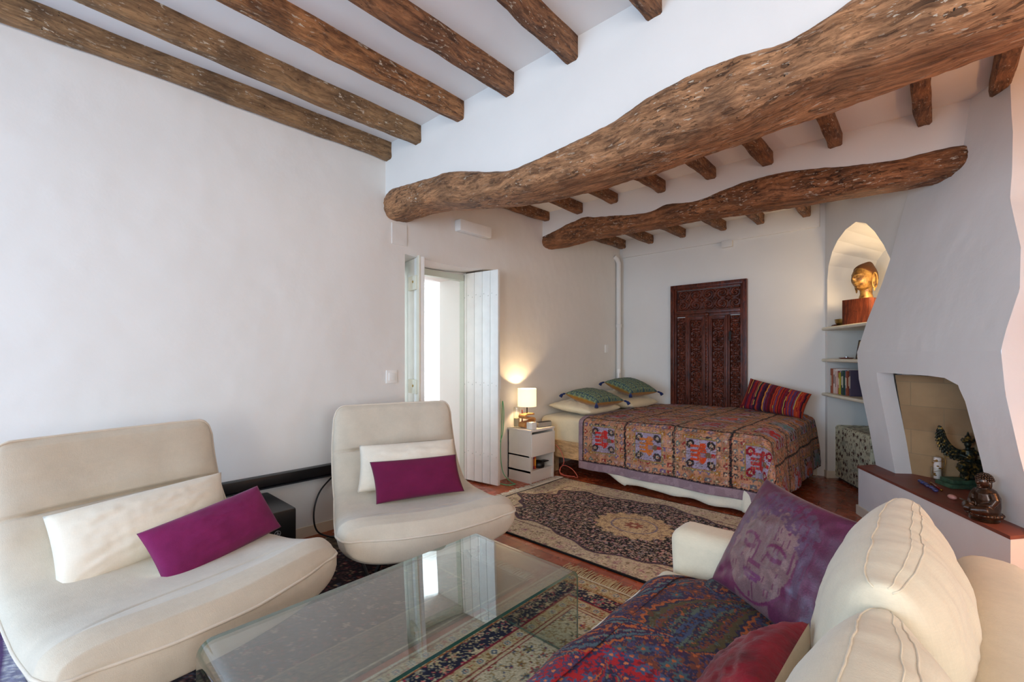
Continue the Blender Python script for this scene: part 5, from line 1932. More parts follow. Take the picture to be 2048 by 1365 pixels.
def relief(name, xa, xb, za, zb, yfront, depth, seed, step=0.0042, freq=1.0, rot=False):
    nx = int((xb - xa) / step) + 1; nz = int((zb - za) / step) + 1
    X, Z = np.meshgrid(np.linspace(xa, xb, nx), np.linspace(za, zb, nz), indexing='ij')
    xc = (xa + xb) / 2
    if rot: Hh = scroll_h(Z - (za + zb) / 2, X - xa, (zb - za), seed, freq)
    else: Hh = scroll_h(X - xc, Z - za, (xb - xa), seed, freq)
    ed = np.minimum(np.minimum(X - xa, xb - X), np.minimum(Z - za, zb - Z)); ed = np.clip(ed / 0.01, 0, 1)
    Y = yfront + depth * (1 - Hh * ed)
    V = np.stack([X, Y, Z], -1).reshape(-1, 3)
    return mesh_obj(name, V, grid_faces(nx, nz), M_CARV, cp, world=True)


XA, XB, ZT, ZB = -2.572, -1.634, 2.247, 0.45


def bead_frame(m, xa, xb, za, zb, w, yf, yb, bead=0.0, sides='LRTB'):
    if 'L' in sides: m.box((xa, yf, za), (xa + w, yb, zb), bev=0.002)
    if 'R' in sides: m.box((xb - w, yf, za), (xb, yb, zb), bev=0.002)
    if 'T' in sides: m.box((xa + w * .9, yf + .0005, zb - w), (xb - w * .9, yb, zb), bev=0.002)
    if 'B' in sides: m.box((xa + w * .9, yf + .0005, za), (xb - w * .9, yb, za + w), bev=0.002)
    if bead:
        n = int((zb - za) / bead)
        for k in range(n):
            z = za + (k + .5) * (zb - za) / n
            for s_, x in (('L', xa + w * .5), ('R', xb - w * .5)):
                if s_ in sides: m.box((x - w * .26, yf - 0.004, z - bead * .34), (x + w * .26, yf + .002, z + bead * .34))
        n = int((xb - xa) / bead)
        for k in range(n):
            x = xa + (k + .5) * (xb - xa) / n
            for s_, z in (('T', zb - w * .5), ('B', za + w * .5)):
                if s_ in sides: m.box((x - bead * .34, yf - 0.004, z - w * .26), (x + bead * .34, yf + .002, z + w * .26))


m = MB()
bead_frame(m, XA, XB, ZB, ZT, 0.048, 5.912, YB, 0.016, 'LRT')
bead_frame(m, XA + 0.048, XB - 0.048, ZB, ZT - 0.048, 0.026, 5.926, YB, 0.0, 'LRT')
m.box((XA + 0.07, 5.918, ZT - 0.385), (XB - 0.07, YB, ZT - 0.345), bev=0.004).box((XA + 0.07, 5.930, ZT - 0.42), (XB - 0.07, YB, ZT - 0.385), bev=0.004)
for x in (XA + 0.195, XB - 0.215): m.box((x, 5.922, ZB), (x + 0.02, YB, ZT - 0.42), bev=0.003)
m.build('outer_frame', M_CARV, cp, world=True, smooth=True, flat_ang=35)
relief('top_carving', XA + 0.078, XB - 0.078, ZT - 0.340, ZT - 0.078, 5.926, 0.028, 3.0, rot=True, freq=0.8)
relief('side_carving', XA + 0.078, XA + 0.193, ZB, ZT - 0.43, 5.930, 0.026, 5.0, freq=1.3)
relief('side_carving', XB - 0.193, XB - 0.078, ZB, ZT - 0.43, 5.930, 0.026, 5.0, freq=1.3)
xm = (XA + XB) / 2
for xa, xb in ((XA + 0.217, xm - 0.022), (xm + 0.022, XB - 0.217)):
    fr_ = MB(); bead_frame(fr_, xa, xb, ZB, ZT - 0.425, 0.030, 5.914, YB, 0.0); bead_frame(fr_, xa + .030, xb - .030, ZB + .03, ZT - 0.455, 0.014, 5.922, YB, 0.013)
    lf = fr_.build('door_leaf', M_CARV, cp, world=True, smooth=True, flat_ang=35)
    cv = relief('leaf_carving', xa + 0.044, xb - 0.044, ZB + 0.04, ZT - 0.47, 5.920, 0.030, 9.0, freq=1.0)
    cv.parent = lf
m = MB(); m.box((xm - 0.020, 5.908, ZB), (xm + 0.020, YB, ZT - 0.41), bev=0.004)
n = 30
for k in range(n):
    z = ZB + (k + .5) * (ZT - 0.41 - ZB) / n
    m.ball((xm, 5.906, z), (0.016, 0.008, 0.020), seg=10)
m.ball((xm, 5.904, ZT - 0.405), (0.03, 0.012, 0.028), seg=12)
m.build('centre_post', M_CARV, cp, world=True, smooth=True, flat_ang=40)
MB().box((XB - 0.20, 5.905, 1.50), (XB - 0.172, 5.922, 1.62), bev=0.003).build('hinge', plain('dark_iron', (40, 36, 34), 0.5, 0.7), cp, world=True)

# ================================================================== THE ARCHED RECESS
M_SHELF = plain('painted_stone_shelf', (222, 214, 192), 0.45, var=0.03)
for zt_, lb in ((1.625, 'cream painted shelf under the gilded head in the arched recess'), (1.288, 'middle cream shelf of the arched recess, with the little icon'), (0.920, 'lowest cream shelf of the arched recess, holding the row of books')):
    pts = [(-1.215, -0.215), (-0.05, -0.225), (-0.02, -0.69), (-1.265, -0.69)]
    m = MB(); q = [W(a, b, 0)[:2] for a, b in pts]; m.prism(q, zt_ - 0.034, zt_)
    m.tube([W(-1.215, -0.215, zt_ - 0.017), W(-0.05, -0.225, zt_ - 0.017)], 0.017, 12)
    o = m.build('wall_shelf', M_SHELF, origin=W(-0.6, -0.45, zt_ - 0.017), smooth=True, flat_ang=40)
    tag(o, lb, 'shelf', 'shelves of the arched recess')

M_GOLD = None
mg, nt, b = _mat('worn_gilding')
n1 = noise_node(nt, 16, 5); r = ramp(nt, n1.outputs[0], [(0.34, srgb(74, 44, 18)), (0.48, srgb(140, 102, 50)), (0.7, srgb(178, 140, 76))])
nt.links.new(r.outputs[0], b.inputs['Base Color']); b.inputs['Metallic'].default_value = 0.45; b.inputs['Roughness'].default_value = 0.45
nt.links.new(bump(nt, n1.outputs[0], 0.25, 0.004), b.inputs['Normal'])
M_GOLD = mg
M_GHAIR = plain('gilded_hair', (92, 54, 22), 0.5, 0.5, bmp=0.6, bscale=140)


def head_mesh(parent, hw=0.085, hd=0.108, hh=0.13, mat=None, hair=None, name='face'):
    """head looking along +x, centre at origin of parent + z"""
    nu, nv = 110, 90
    V = []
    g = lambda v, c, s: math.exp(-((v - c) / s) ** 2)
    zc = hh + 0.075
    for j in range(nv):
        ph = PI * j / (nv - 1)
        for i in range(nu):
            th = 2 * PI * i / nu
            ux, uy, uz = math.sin(ph) * math.cos(th), math.sin(ph) * math.sin(th), math.cos(ph)
            x, y, z = ux * hd, uy * hw, uz * hh
            # jaw narrows towards the chin, skull is full at the back
            if uz < 0:
                y *= 1 - 0.22 * uz * uz; x *= 1 - 0.10 * uz * uz * (1 if ux < 0 else 0.3)
            f = max(0.0, ux) ** 1.2
            zz = uz; yy_ = uy
            d = 0
            d += 0.021 * g(yy_, 0, .14) * (g(zz, -0.10, .16) * 1.0 + g(zz, .08, .18) * .55)       # nose
            d += 0.006 * (g(yy_, .14, .07) + g(yy_, -.14, .07)) * g(zz, -.22, .06)                # nostrils
            d += 0.010 * (g(yy_, .33, .22) + g(yy_, -.33, .22)) * g(zz, .22, .07)                 # brow
            d -= 0.008 * (g(yy_, .35, .2) + g(yy_, -.35, .2)) * g(zz, .10, .10)                   # socket
            d += 0.009 * (g(yy_, .36, .15) + g(yy_, -.36, .15)) * g(zz, .06, .07)                 # lid
            d -= 0.004 * (g(yy_, .36, .17) + g(yy_, -.36, .17)) * g(zz, .005, .018)               # slit
            d += 0.015 * g(yy_, 0, .24) * g(zz, -.42, .05) + 0.014 * g(yy_, 0, .19) * g(zz, -.54, .05)   # lips
            d -= 0.006 * g(yy_, 0, .26) * g(zz, -.48, .018)
            d += 0.018 * g(yy_, 0, .26) * g(zz, -.80, .14)                                        # chin
            d += 0.006 * (g(yy_, .5, .25) + g(yy_, -.5, .25)) * g(zz, -.25, .25)                  # cheeks
            x += d * min(1, f * 2.2) if ux > 0 else 0
            V.append((x, y, z + zc))
    F = [tuple(reversed(f)) for f in grid_faces(nv, nu)]
    F = []
    for j in range(nv - 1):
        for i in range(nu):
            F.append((j * nu + i, (j + 1) * nu + i, (j + 1) * nu + (i + 1) % nu, j * nu + (i + 1) % nu))
    m = MB(); m.add(V, F)
    m.lathe([(0.062, 0.0), (0.058, 0.02), (0.050, 0.05), (0.052, 0.09), (0.055, 0.13)], 28, xf=Matrix.Translation((-0.02, 0, 0)))
    fo = m.build(name, mat, parent, smooth=True)
    # hair cap with a curl edge, crown bun
    Vh = []
    for j in range(40):
        for i in range(nu):
            th = 2 * PI * i / nu
            front = 0.5 + 0.5 * math.cos(th)
            phm = PI * (0.70 - 0.46 * front ** 0.8)
            ph = phm * j / 39
            e = 1.055 + 0.012 * math.sin(j * 1.4) * math.sin(i * 0.9) - (0.05 if j == 39 else 0)
            ux, uy, uz = math.sin(ph) * math.cos(th), math.sin(ph) * math.sin(th), math.cos(ph)
            bun = 0.035 * math.exp(-((ux + .45) ** 2 + uy ** 2) / .16) * max(0, uz)
            Vh.append((ux * hd * e - bun * .7, uy * hw * e, uz * hh * e + zc + bun))
    Fh = []
    for j in range(39):
        for i in range(nu):
            Fh.append((j * nu + i, (j + 1) * nu + i, (j + 1) * nu + (i + 1) % nu, j * nu + (i + 1) % nu))
    mesh_obj('hair', Vh, Fh, hair, parent)
    for sg in (-1, 1):
        m = MB()
        P = [(-0.012 - 0.022 * math.sin(k / 24 * 2 * PI) * 1.0, sg * (hw + 0.006 + 0.006 * math.sin(k / 24 * 2 * PI)), zc - 0.035 + 0.075 * math.cos(k / 24 * 2 * PI)) for k in range(24)]
        m.tube(P, 0.0075, 8, closed=True)
        m.ball((-0.012, sg * (hw - 0.001), zc - 0.01), (0.014, 0.008, 0.05), seg=12)
        m.ball((-0.010, sg * (hw + 0.004), zc - 0.115), (0.011, 0.006, 0.026), seg=10)
        m.build('ear', mat, parent, smooth=True)
    return fo


FACE = math.atan2(-0.80, -0.62)
gh = thing('carved_head', W(-0.86, -0.44, 1.885), 'gilded carved head with closed eyes, looking left on its wooden block in the lit recess', 'sculpture', FACE)
head_mesh(gh, 0.092, 0.118, 0.135, M_GOLD, M_GHAIR)
M_BLOCK = wood('dark_red_block_wood', (64, 26, 16), (124, 60, 34), 'Z', 0.6, False, 0.2, 0.45, 0.2)
o = MB().box((-0.135, -0.105, 0), (0.135, 0.105, 0.259), bev=0.003).build('wooden_block', M_BLOCK, smooth=True, flat_ang=40)
o.location = W(-0.86, -0.43, 1.6255); o.rotation_euler = (0, 0, ROT_D + math.radians(28)); XF[o.name] = Matrix.Translation(o.location)
tag(o, 'dark red wooden block on the top shelf, carrying the gilded head', 'wooden block')

bw = thing('singing_bowl', W(-1.10, -0.36, 1.626), 'small brass bowl at the left end of the top shelf', 'bowl')
M_BRASS = plain('aged_brass', (150, 122, 70), 0.3, 0.9, var=0.1)
MB().lathe([(0.030, 0.0), (0.05, 0.010), (0.073, 0.040), (0.078, 0.078), (0.074, 0.078), (0.069, 0.042), (0.046, 0.016), (0.002, 0.010)], 32).build('bowl', M_BRASS, bw, smooth=True, flat_ang=60)
st = MB(); st.tube([(-0.085, 0.05, 0.014), (0.075, 0.02, 0.014)], [0.013, 0.011], 12)
o = st.build('striker', plain('dark_wood_stick', (98, 52, 32), 0.5), smooth=True); o.location = W(-1.13, -0.255, 1.626)
o.rotation_euler = (0, 0, ROT_D); XF[o.name] = Matrix.Translation(o.location)
tag(o, 'brown wooden striker lying in front of the brass bowl', 'striker')
bt = thing('bottle', W(-1.02, -0.49, 1.626), 'white plastic bottle with pink cap behind the wooden block', 'bottle')
MB().lathe([(0.040, 0), (0.042, 0.01), (0.042, 0.20), (0.036, 0.235), (0.022, 0.255), (0.020, 0.262)], 24).build('body', plain('white_bottle', (224, 226, 230), 0.35), bt, smooth=True, flat_ang=60)
MB().lathe([(0.024, 0.262), (0.024, 0.298), (0.020, 0.302)], 20).build('cap', plain('pink_cap', (236, 130, 136), 0.4), bt, smooth=True, flat_ang=60)

ic = thing('icon_picture', W(-0.82, -0.38, 1.289), 'small dark-framed gold-ground picture of a robed figure on the middle shelf', 'framed picture', FACE + math.radians(70))
tl = Matrix.Rotation(math.radians(-9), 4, 'X')
m = MB()
m.box((-0.075, 0.0, 0), (-0.062, 0.014, 0.19), xf=tl).box((0.062, 0.0, 0), (0.075, 0.014, 0.19), xf=tl).box((-0.062, 0.0, 0), (0.062, 0.014, 0.013), xf=tl).box((-0.062, 0.0, 0.177), (0.062, 0.014, 0.19), xf=tl)
m.build('frame', plain('dark_frame_wood', (54, 30, 20), 0.5), ic)
MB().box((-0.062, 0.004, 0.012), (0.062, 0.009, 0.178), xf=tl).build('gold_ground', plain('icon_gold', (206, 176, 112), 0.5), ic)
m = MB(); m.ball((0, 0.003, 0.128), (0.017, 0.003, 0.022), xf=tl, seg=14); m.build('figure_head', plain('icon_face', (112, 70, 46), 0.6), ic, smooth=True)
m = MB(); m.ball((0, 0.003, 0.055), (0.034, 0.003, 0.056), xf=tl, seg=14); m.build('figure_robe', plain('icon_robe', (128, 36, 34), 0.6), ic, smooth=True)
tr_ = MB().lathe([(0.050, 0), (0.066, 0.008), (0.064, 0.010), (0.048, 0.004), (0.002, 0.004)], 26).build('dish', plain('red_dish', (120, 52, 34), 0.45), smooth=True)
tr_.location = W(-0.97, -0.33, 1.289); XF[tr_.name] = Matrix.Translation(tr_.location); tag(tr_, 'flat red-brown dish on the middle shelf in front of the picture', 'dish')
tc_ = thing('tealight', W(-0.97, -0.33, 1.2935), 'tealight in an aluminium cup on the red-brown dish', 'tealight')
MB().lathe([(0.019, 0), (0.020, 0.016), (0.0185, 0.016), (0.018, 0.004)], 20).build('cup', plain('aluminium', (200, 202, 206), 0.3, 0.9), tc_, smooth=True, flat_ang=60)
MB().lathe([(0.018, 0.001), (0.018, 0.013), (0.002, 0.014)], 20).build('wax', plain('white_wax', (236, 232, 222), 0.5), tc_, smooth=True, flat_ang=60)

# row of books on the lowest shelf, spines to the room
specs = [(.030, .262, (150, 74, 46), 'dark brown and orange'), (.044, .258, (222, 206, 196), 'pale pink'), (.032, .262, (226, 214, 204), 'wide cream'), (.024, .235, (214, 180, 168), 'light salmon'),
         (.022, .240, (150, 52, 46), 'brick red'), (.018, .238, (216, 206, 190), 'ivory'), (.026, .226, (176, 156, 44), 'mustard yellow'), (.028, .242, (40, 66, 84), 'petrol blue'),
         (.020, .236, (206, 200, 184), 'off-white'), (.030, .248, (24, 62, 50), 'dark green'), (.018, .252, (90, 104, 132), 'grey-blue'), (.022, .258, (186, 178, 166), 'light grey'),
         (.026, .246, (140, 70, 46), 'reddish brown'), (.020, .240, (110, 40, 36), 'oxblood'), (.022, .250, (196, 110, 52), 'orange'), (.026, .255, (70, 60, 80), 'dark violet')]
a_ = -1.175
for i, (w_, hg, col, cn) in enumerate(specs):
    bk = thing('book', W(a_, -0.27 - 0.012 * ((i * 7) % 3) , 0.921), f'{cn} book, {ordn[i] if i < 10 else ["eleventh","twelfth","thirteenth","fourteenth","fifteenth","sixteenth"][i-10]} from the left on the lowest recess shelf', 'book', ROT_D, 'books in the arched recess')
    cm = plain('book_cloth_%d_%d_%d' % col, col, 0.55, var=0.03)
    m = MB(); m.box((0, 0, 0), (0.0025, 0.165, hg)).box((w_ - 0.0025, 0, 0), (w_, 0.165, hg)).box((0, -0.002, 0), (w_, 0.001, hg), bev=0.0008); m.build('cover', cm, bk)
    MB().box((0.0025, 0.001, 0.003), (w_ - 0.0025, 0.16, hg - 0.005)).build('pages', plain('book_pages', (226, 214, 188), 0.8), bk)
    tc2 = (235, 225, 200) if sum(col) < 380 else (90, 60, 50)
    MB().box((w_ * 0.3, -0.0030, hg * (0.3 + .1 * (i % 3))), (w_ * 0.7, -0.002, hg * (.72 + .05 * (i % 2)))).build('spine_print', plain('print_%d_%d_%d' % tc2, tc2, 0.6), bk)
    a_ += w_ + 0.0015


def paint_blossom(x, y):
    img = np.zeros(np.shape(x) + (3,)); img[...] = C(214, 208, 176)
    f = fbm(x * 30, y * 30, 3, 2); put(img, f > .6, C(178, 174, 148))
    br = C(86, 60, 48)
    r, a, h = cells(x, y, 0.075, 4, .7)
    put(img, (r < 0.020 * (0.5 + 0.6 * np.abs(np.cos(a * 2.5 + h * 6)))) & (h > .30), br)
    r, a, h = cells(x + .3, y, 0.038, 8, .8)
    put(img, (r < 0.009 * (0.4 + 0.8 * np.abs(np.cos(a * 1.5 + h * 9)))) & (h > .55), C(120, 92, 70))
    put(img, (np.abs(((x * 13 + 1.2 * fbm(x * 8, y * 8, 6, 2)) % 1) - .5) < .022) & (fbm(x * 14, y * 14, 12, 2) > .5), C(104, 80, 60))
    return img


# patterned upholstered box below the shelves
m = MB(); nb = 60
V = []; F = []; cc = []
bx0, bx1, by0, by1, bz = -1.235, -0.50, -0.33, -0.68, 0.575
faces = (((bx0, by0, 0.03), (1, 0, 0), (0, 0, 1), bx1 - bx0, bz - .03), ((bx0, by1, 0.03), (0, 1, 0), (0, 0, 1), by0 - by1, bz - .03), ((bx0, by0, bz), (1, 0, 0), (0, -1, 0), bx1 - bx0, by0 - by1), ((bx1, by0, 0.03), (0, -1, 0), (0, 0, 1), by0 - by1, bz - .03))
for fi, (o_, du, dv, lu, lv) in enumerate(faces):
    nu, nv = int(lu / 0.007) + 2, int(lv / 0.007) + 2
    U, Vv = np.meshgrid(np.linspace(0, lu, nu), np.linspace(0, lv, nv), indexing='ij')
    A = o_[0] + U * du[0] + Vv * dv[0]; B = o_[1] + U * du[1] + Vv * dv[1]; Z = o_[2] + U * du[2] + Vv * dv[2]
    # round the arrises
    k = len(V)
    for a1, b1, z1 in zip(A.ravel(), B.ravel(), Z.ravel()):
        cx_, cy_, cz_ = min(max(a1, bx0 + .03), bx1 - .03), min(max(b1, by1 + .03), by0 - .03), min(z1, bz - .03)
        d = Vector((a1 - cx_, b1 - cy_, z1 - cz_))
        if d.length > 0.03: d = d.normalized() * 0.03
        V.append(W(cx_ + d.x, cy_ + d.y, cz_ + d.z))
    F += grid_faces(nu, nv, k); cc.append(paint_blossom(U + fi * 1.3, Vv).reshape(-1, 3))
o = mesh_obj('upholstered_box', V, F, painted('blossom_cloth', 0.8, 0.04, 260, 0.25), origin=W(-0.87, -0.5, 0.0), cols=np.concatenate(cc))
tag(o, 'sage green box covered in brown blossom cloth below the recess shelves', 'box')
m = MB()
for a1, b1 in ((bx0 + .06, by0 - .06), (bx1 - .06, by0 - .06), (bx0 + .06, by1 + .06), (bx1 - .06, by1 + .06)):
    pass
m.prism([W(a1, b1, 0)[:2] for a1, b1 in ((bx0 + .03, by0 - .03), (bx1 - .03, by0 - .03), (bx1 - .03, by1 + .03), (bx0 + .03, by1 + .03))], 0.0, 0.034)
m.build('plinth', plain('dark_plinth', (60, 46, 36), 0.7), o, world=True)

# ================================================================== ON THE HEARTH
M_BRONZE = None
mb_, nt, b = _mat('green_gold_bronze')
n1 = noise_node(nt, 46, 4); n2 = noise_node(nt, 13, 3)
r = ramp(nt, n1.outputs[0], [(0.40, srgb(34, 36, 30)), (0.52, srgb(58, 62, 50)), (0.62, srgb(150, 120, 54)), (0.72, srgb(186, 150, 74))])
r2 = ramp(nt, n2.outputs[0], [(0.5, (0, 0, 0, 1)), (0.62, (1, 1, 1, 1))])
nt.links.new(mix(nt, r2.outputs[0], r.outputs[0], srgb(44, 50, 42)), b.inputs['Base Color'])
b.inputs['Metallic'].default_value = 0.55; b.inputs['Roughness'].default_value = 0.45
nt.links.new(bump(nt, n1.outputs[0], 0.5, 0.004), b.inputs['Normal'])
M_BRONZE = mb_
M_PATINA = plain('green_patina', (66, 96, 72), 0.6, 0.2, var=0.2, nscale=30, bmp=0.4)
VIEW = math.atan2(0.678, 0.735)      # local x points to the right of the picture


def remesh(o, vox, smooth_it=2):
    m = o.modifiers.new('union', 'REMESH'); m.mode = 'VOXEL'; m.voxel_size = vox; m.use_smooth_shade = True
    if smooth_it:
        s = o.modifiers.new('smooth', 'SMOOTH'); s.iterations = smooth_it; s.factor = 0.5


gr = thing('garuda_statue', (0.185, 4.51, 0.403), 'green and gold bronze statue of a crowned winged figure inside the fireplace', 'statue', VIEW - 0.15)
GX = Matrix.Scale(0.98, 4)
m = MB()
# body: lunging legs, torso, arms
m.tube([(0.015, 0, 0.145), (0.010, 0, 0.185), (0.005, 0, 0.225), (0.0, 0, 0.262)], [0.034, 0.026, 0.036, 0.030], 12)
m.tube([(0.0, 0, 0.262), (-0.002, 0, 0.285)], [0.014, 0.013], 10)
m.ball((-0.004, -0.004, 0.302), (0.020, 0.021, 0.025))
m.tube([(0.005, -0.01, 0.15), (-0.055, -0.03, 0.155), (-0.075, -0.03, 0.150)], [0.030, 0.028, 0.024], 12)     # left thigh
m.tube([(-0.075, -0.03, 0.150), (-0.035, -0.03, 0.100), (-0.030, -0.03, 0.060)], [0.024, 0.022, 0.012], 12)
m.tube([(-0.030, -0.03, 0.060), (-0.055, -0.045, 0.056)], [0.012, 0.007], 8)
m.tube([(0.025, 0, 0.150), (0.075, -0.01, 0.115), (0.120, -0.01, 0.075)], [0.034, 0.032, 0.016], 12)          # right leg
m.tube([(0.120, -0.01, 0.075), (0.085, -0.035, 0.056)], [0.014, 0.007], 8)
m.tube([(-0.028, 0, 0.250), (-0.058, -0.02, 0.225), (-0.028, -0.045, 0.212)], [0.015, 0.013, 0.010], 10)
m.tube([(0.028, 0, 0.250), (0.062, -0.02, 0.235), (0.085, -0.04, 0.228)], [0.015, 0.013, 0.010], 10)
m.tube([(0.0, 0.01, 0.15), (0.015, 0.015, 0.10), (0.01, 0.01, 0.055)], [0.05, 0.042, 0.05], 12)               # skirt
for k in range(9):
    m.ball((0.075 + 0.012 * (k % 3), 0.01, 0.175 - 0.014 * k), (0.045, 0.02, 0.02), seg=10)                   # tail feathers
o = m.build('body', M_BRONZE, gr, smooth=True); remesh(o, 0.0035, 1)
m = MB(); m.lathe([(0.030, 0.312), (0.033, 0.320), (0.022, 0.326), (0.026, 0.336), (0.016, 0.344), (0.018, 0.352), (0.009, 0.362), (0.003, 0.388)], 20)
for sg in (-1, 1): m.tube([(0.026 * sg, 0, 0.312), (0.040 * sg, 0, 0.330), (0.034 * sg, 0, 0.345)], [0.008, 0.006, 0.002], 8)
m.build('crown', M_BRONZE, gr, smooth=True, flat_ang=50)
for sg in (-1, 1):
    # crescent wing: a spine curve with a fan of overlapping ridged feathers as one thick sheet
    if sg < 0:
        arm = catmull([(0.0, 0.02, 0.250), (-0.05, 0.03, 0.262), (-0.085, 0.033, 0.290), (-0.112, 0.034, 0.335), (-0.128, 0.032, 0.385), (-0.150, 0.03, 0.420)], 60)
        out = catmull([(-0.010, 0.03, 0.175), (-0.070, 0.035, 0.190), (-0.125, 0.037, 0.225), (-0.160, 0.036, 0.285), (-0.176, 0.034, 0.350), (-0.160, 0.03, 0.424)], 60)
    else:
        arm = catmull([(0.0, 0.02, 0.250), (0.05, 0.04, 0.265), (0.085, 0.06, 0.300), (0.105, 0.07, 0.345), (0.115, 0.075, 0.390)], 60)
        out = catmull([(0.010, 0.03, 0.175), (0.080, 0.05, 0.190), (0.130, 0.07, 0.235), (0.150, 0.08, 0.300), (0.122, 0.08, 0.395)], 60)
    na_, nc_ = min(len(arm), len(out)), 18
    Vw = []
    for side in (-1, 1):
        for i in range(na_):
            t_ = i / (na_ - 1)
            fr = (t_ * 15) % 1
            for k in range(nc_):
                q = k / (nc_ - 1)
                e = 1 + (0.16 * (1 - abs(2 * fr - 1)) - 0.05) * q
                p = arm[i] * (1 - q * e) + out[i] * (q * e)
                th = (0.013 * (1 - q) ** 1.2 + 0.0035) * (1 - .5 * t_) + 0.0035 * abs(math.sin(t_ * 15 * PI)) * q + 0.0025 * abs(math.sin(q * 5 * PI))
                Vw.append((p[0], p[1] + side * th, p[2]))
    nw_ = na_ * nc_
    Fw = grid_faces(na_, nc_) + [tuple(reversed(f)) for f in grid_faces(na_, nc_, nw_)]
    ring = [i * nc_ for i in range(na_)] + [(na_ - 1) * nc_ + k for k in range(1, nc_)] + [i * nc_ + nc_ - 1 for i in range(na_ - 2, -1, -1)] + [k for k in range(nc_ - 2, 0, -1)]
    for k in range(len(ring)):
        a_0, b_0 = ring[k], ring[(k + 1) % len(ring)]
        Fw.append((a_0, b_0, nw_ + b_0, nw_ + a_0))
    m = MB(); m.add(Vw, Fw)
    m.build('wing', M_BRONZE, gr, smooth=True, flat_ang=50)
bm_ = MB(); bm_.box((-0.155, -0.075, 0.0), (0.16, 0.075, 0.028), bev=0.006).box((-0.135, -0.06, 0.028), (0.14, 0.06, 0.056), bev=0.008)
bm_.build('plinth', M_PATINA, gr, smooth=True, flat_ang=40)

M_DARKBR = plain('dark_polished_bronze', (58, 38, 24), 0.3, 0.55, var=0.18, nscale=26, bmp=0.25, bscale=70, coat=0.4)
bd = thing('seated_figure', (0.215, 3.665, 0.4035), 'dark bronze seated monk-like figurine facing left on the front edge of the hearth', 'statue', VIEW + PI)
SB = Matrix.Scale(1.0, 4)
m = MB()
m.lathe([(0.060, 0.0), (0.064, 0.008), (0.056, 0.014), (0.066, 0.022), (0.076, 0.036), (0.070, 0.048), (0.060, 0.054)], 32)
for k in range(16):
    a = 2 * PI * k / 16
    m.ball((0.068 * math.cos(a), 0.068 * math.sin(a), 0.038), (0.014, 0.014, 0.012), seg=8)
m.build('lotus_base', M_DARKBR, bd, smooth=True, flat_ang=60)
m = MB()
m.tube([(-0.012, 0, 0.055), (-0.020, 0, 0.085), (-0.018, 0, 0.125), (-0.010, 0, 0.160), (-0.004, 0, 0.182)], [0.056, 0.054, 0.054, 0.044, 0.022], 16)
m.tube([(-0.01, 0.035, 0.070), (0.050, 0.048, 0.066), (0.078, 0.02, 0.062), (0.050, -0.02, 0.062)], [0.034, 0.028, 0.022, 0.016], 12)
m.tube([(-0.01, -0.035, 0.070), (0.050, -0.048, 0.066), (0.078, -0.02, 0.064), (0.050, 0.02, 0.064)], [0.034, 0.028, 0.022, 0.016], 12)
for sg in (-1, 1):
    m.tube([(-0.008, 0.040 * sg, 0.158), (-0.002, 0.060 * sg, 0.125), (0.018, 0.054 * sg, 0.095), (0.050, 0.018 * sg, 0.088)], [0.022, 0.020, 0.017, 0.011], 12)
m.tube([(-0.004, 0, 0.178), (0.0, 0, 0.196)], [0.020, 0.018], 12)
m.ball((0.002, 0, 0.218), (0.037, 0.033, 0.040), seg=20)
m.ball((0.038, 0, 0.212), (0.007, 0.006, 0.009)); m.ball((0.033, 0, 0.196), (0.008, 0.011, 0.005)); m.ball((0.028, 0, 0.184), (0.012, 0.012, 0.008))
for sg in (-1, 1): m.ball((0.0, 0.034 * sg, 0.205), (0.009, 0.006, 0.022))
o = m.build('body', M_DARKBR, bd, smooth=True); remesh(o, 0.0028, 2)
m = MB()
for i in range(6):
    ph = 0.15 + i * 0.26
    n = max(1, int(22 * math.sin(ph)))
    for k in range(n):
        a = 2 * PI * k / n + i * .3
        p = Vector((math.sin(ph) * math.cos(a) * 0.038 - 0.001, math.sin(ph) * math.sin(a) * 0.035, math.cos(ph) * 0.041 + 0.2205))
        if p.x > 0.020 and p.z < 0.235: continue
        m.ball(p, 0.0062, seg=6)
m.build('curled_hair', M_DARKBR, bd, smooth=True)['kind'] = 'stuff'
rest = thing('incense_holder', (0.135, 3.80, 0.4035), 'thin incense stick holder slanting before the seated figurine', 'incense holder', VIEW + PI)
m = MB(); m.tube([(0.02, 0, 0.075), (-0.025, 0.0, 0.055), (-0.055, 0, 0.045)], [0.004, 0.006, 0.008], 8)
m.build('stick', plain('grey_stick', (90, 80, 66), 0.5), rest, smooth=True)
MB().lathe([(0.016, 0), (0.014, 0.006), (0.008, 0.012), (0.007, 0.045)], 14, xf=Matrix.Translation((-0.05, 0, 0))).build('foot', M_DARKBR, rest, smooth=True)

bl = thing('brass_bell', (-0.133, 4.735, 0.4035), 'little brass bell at the left foot of the fire opening', 'bell')
MB().lathe([(0.026, 0.0), (0.028, 0.004), (0.023, 0.010), (0.018, 0.030), (0.015, 0.044), (0.006, 0.052), (0.003, 0.056)], 22).build('body', plain('brass_shiny', (200, 158, 70), 0.25, 0.95), bl, smooth=True, flat_ang=60)
MB().tube([(0, 0, 0.054), (0, 0, 0.080)], [0.004, 0.003], 8).ball((0, 0, 0.084), 0.005).build('handle', MATS['brass_shiny'], bl, smooth=True)
gc = thing('candle_glass', (0.03, 4.60, 0.4035), 'white candle wrapped in gold leaves inside a clear glass, beside the winged statue', 'candle')
MB().lathe([(0.036, 0), (0.038, 0.006), (0.038, 0.095), (0.036, 0.095), (0.0355, 0.014), (0.002, 0.012)], 26).build('glass', M_CG, gc, smooth=True, flat_ang=60)
MB().lathe([(0.022, 0.014), (0.022, 0.165), (0.016, 0.170), (0.001, 0.168)], 22).build('candle', plain('white_candle', (232, 220, 212), 0.5), gc, smooth=True, flat_ang=60)
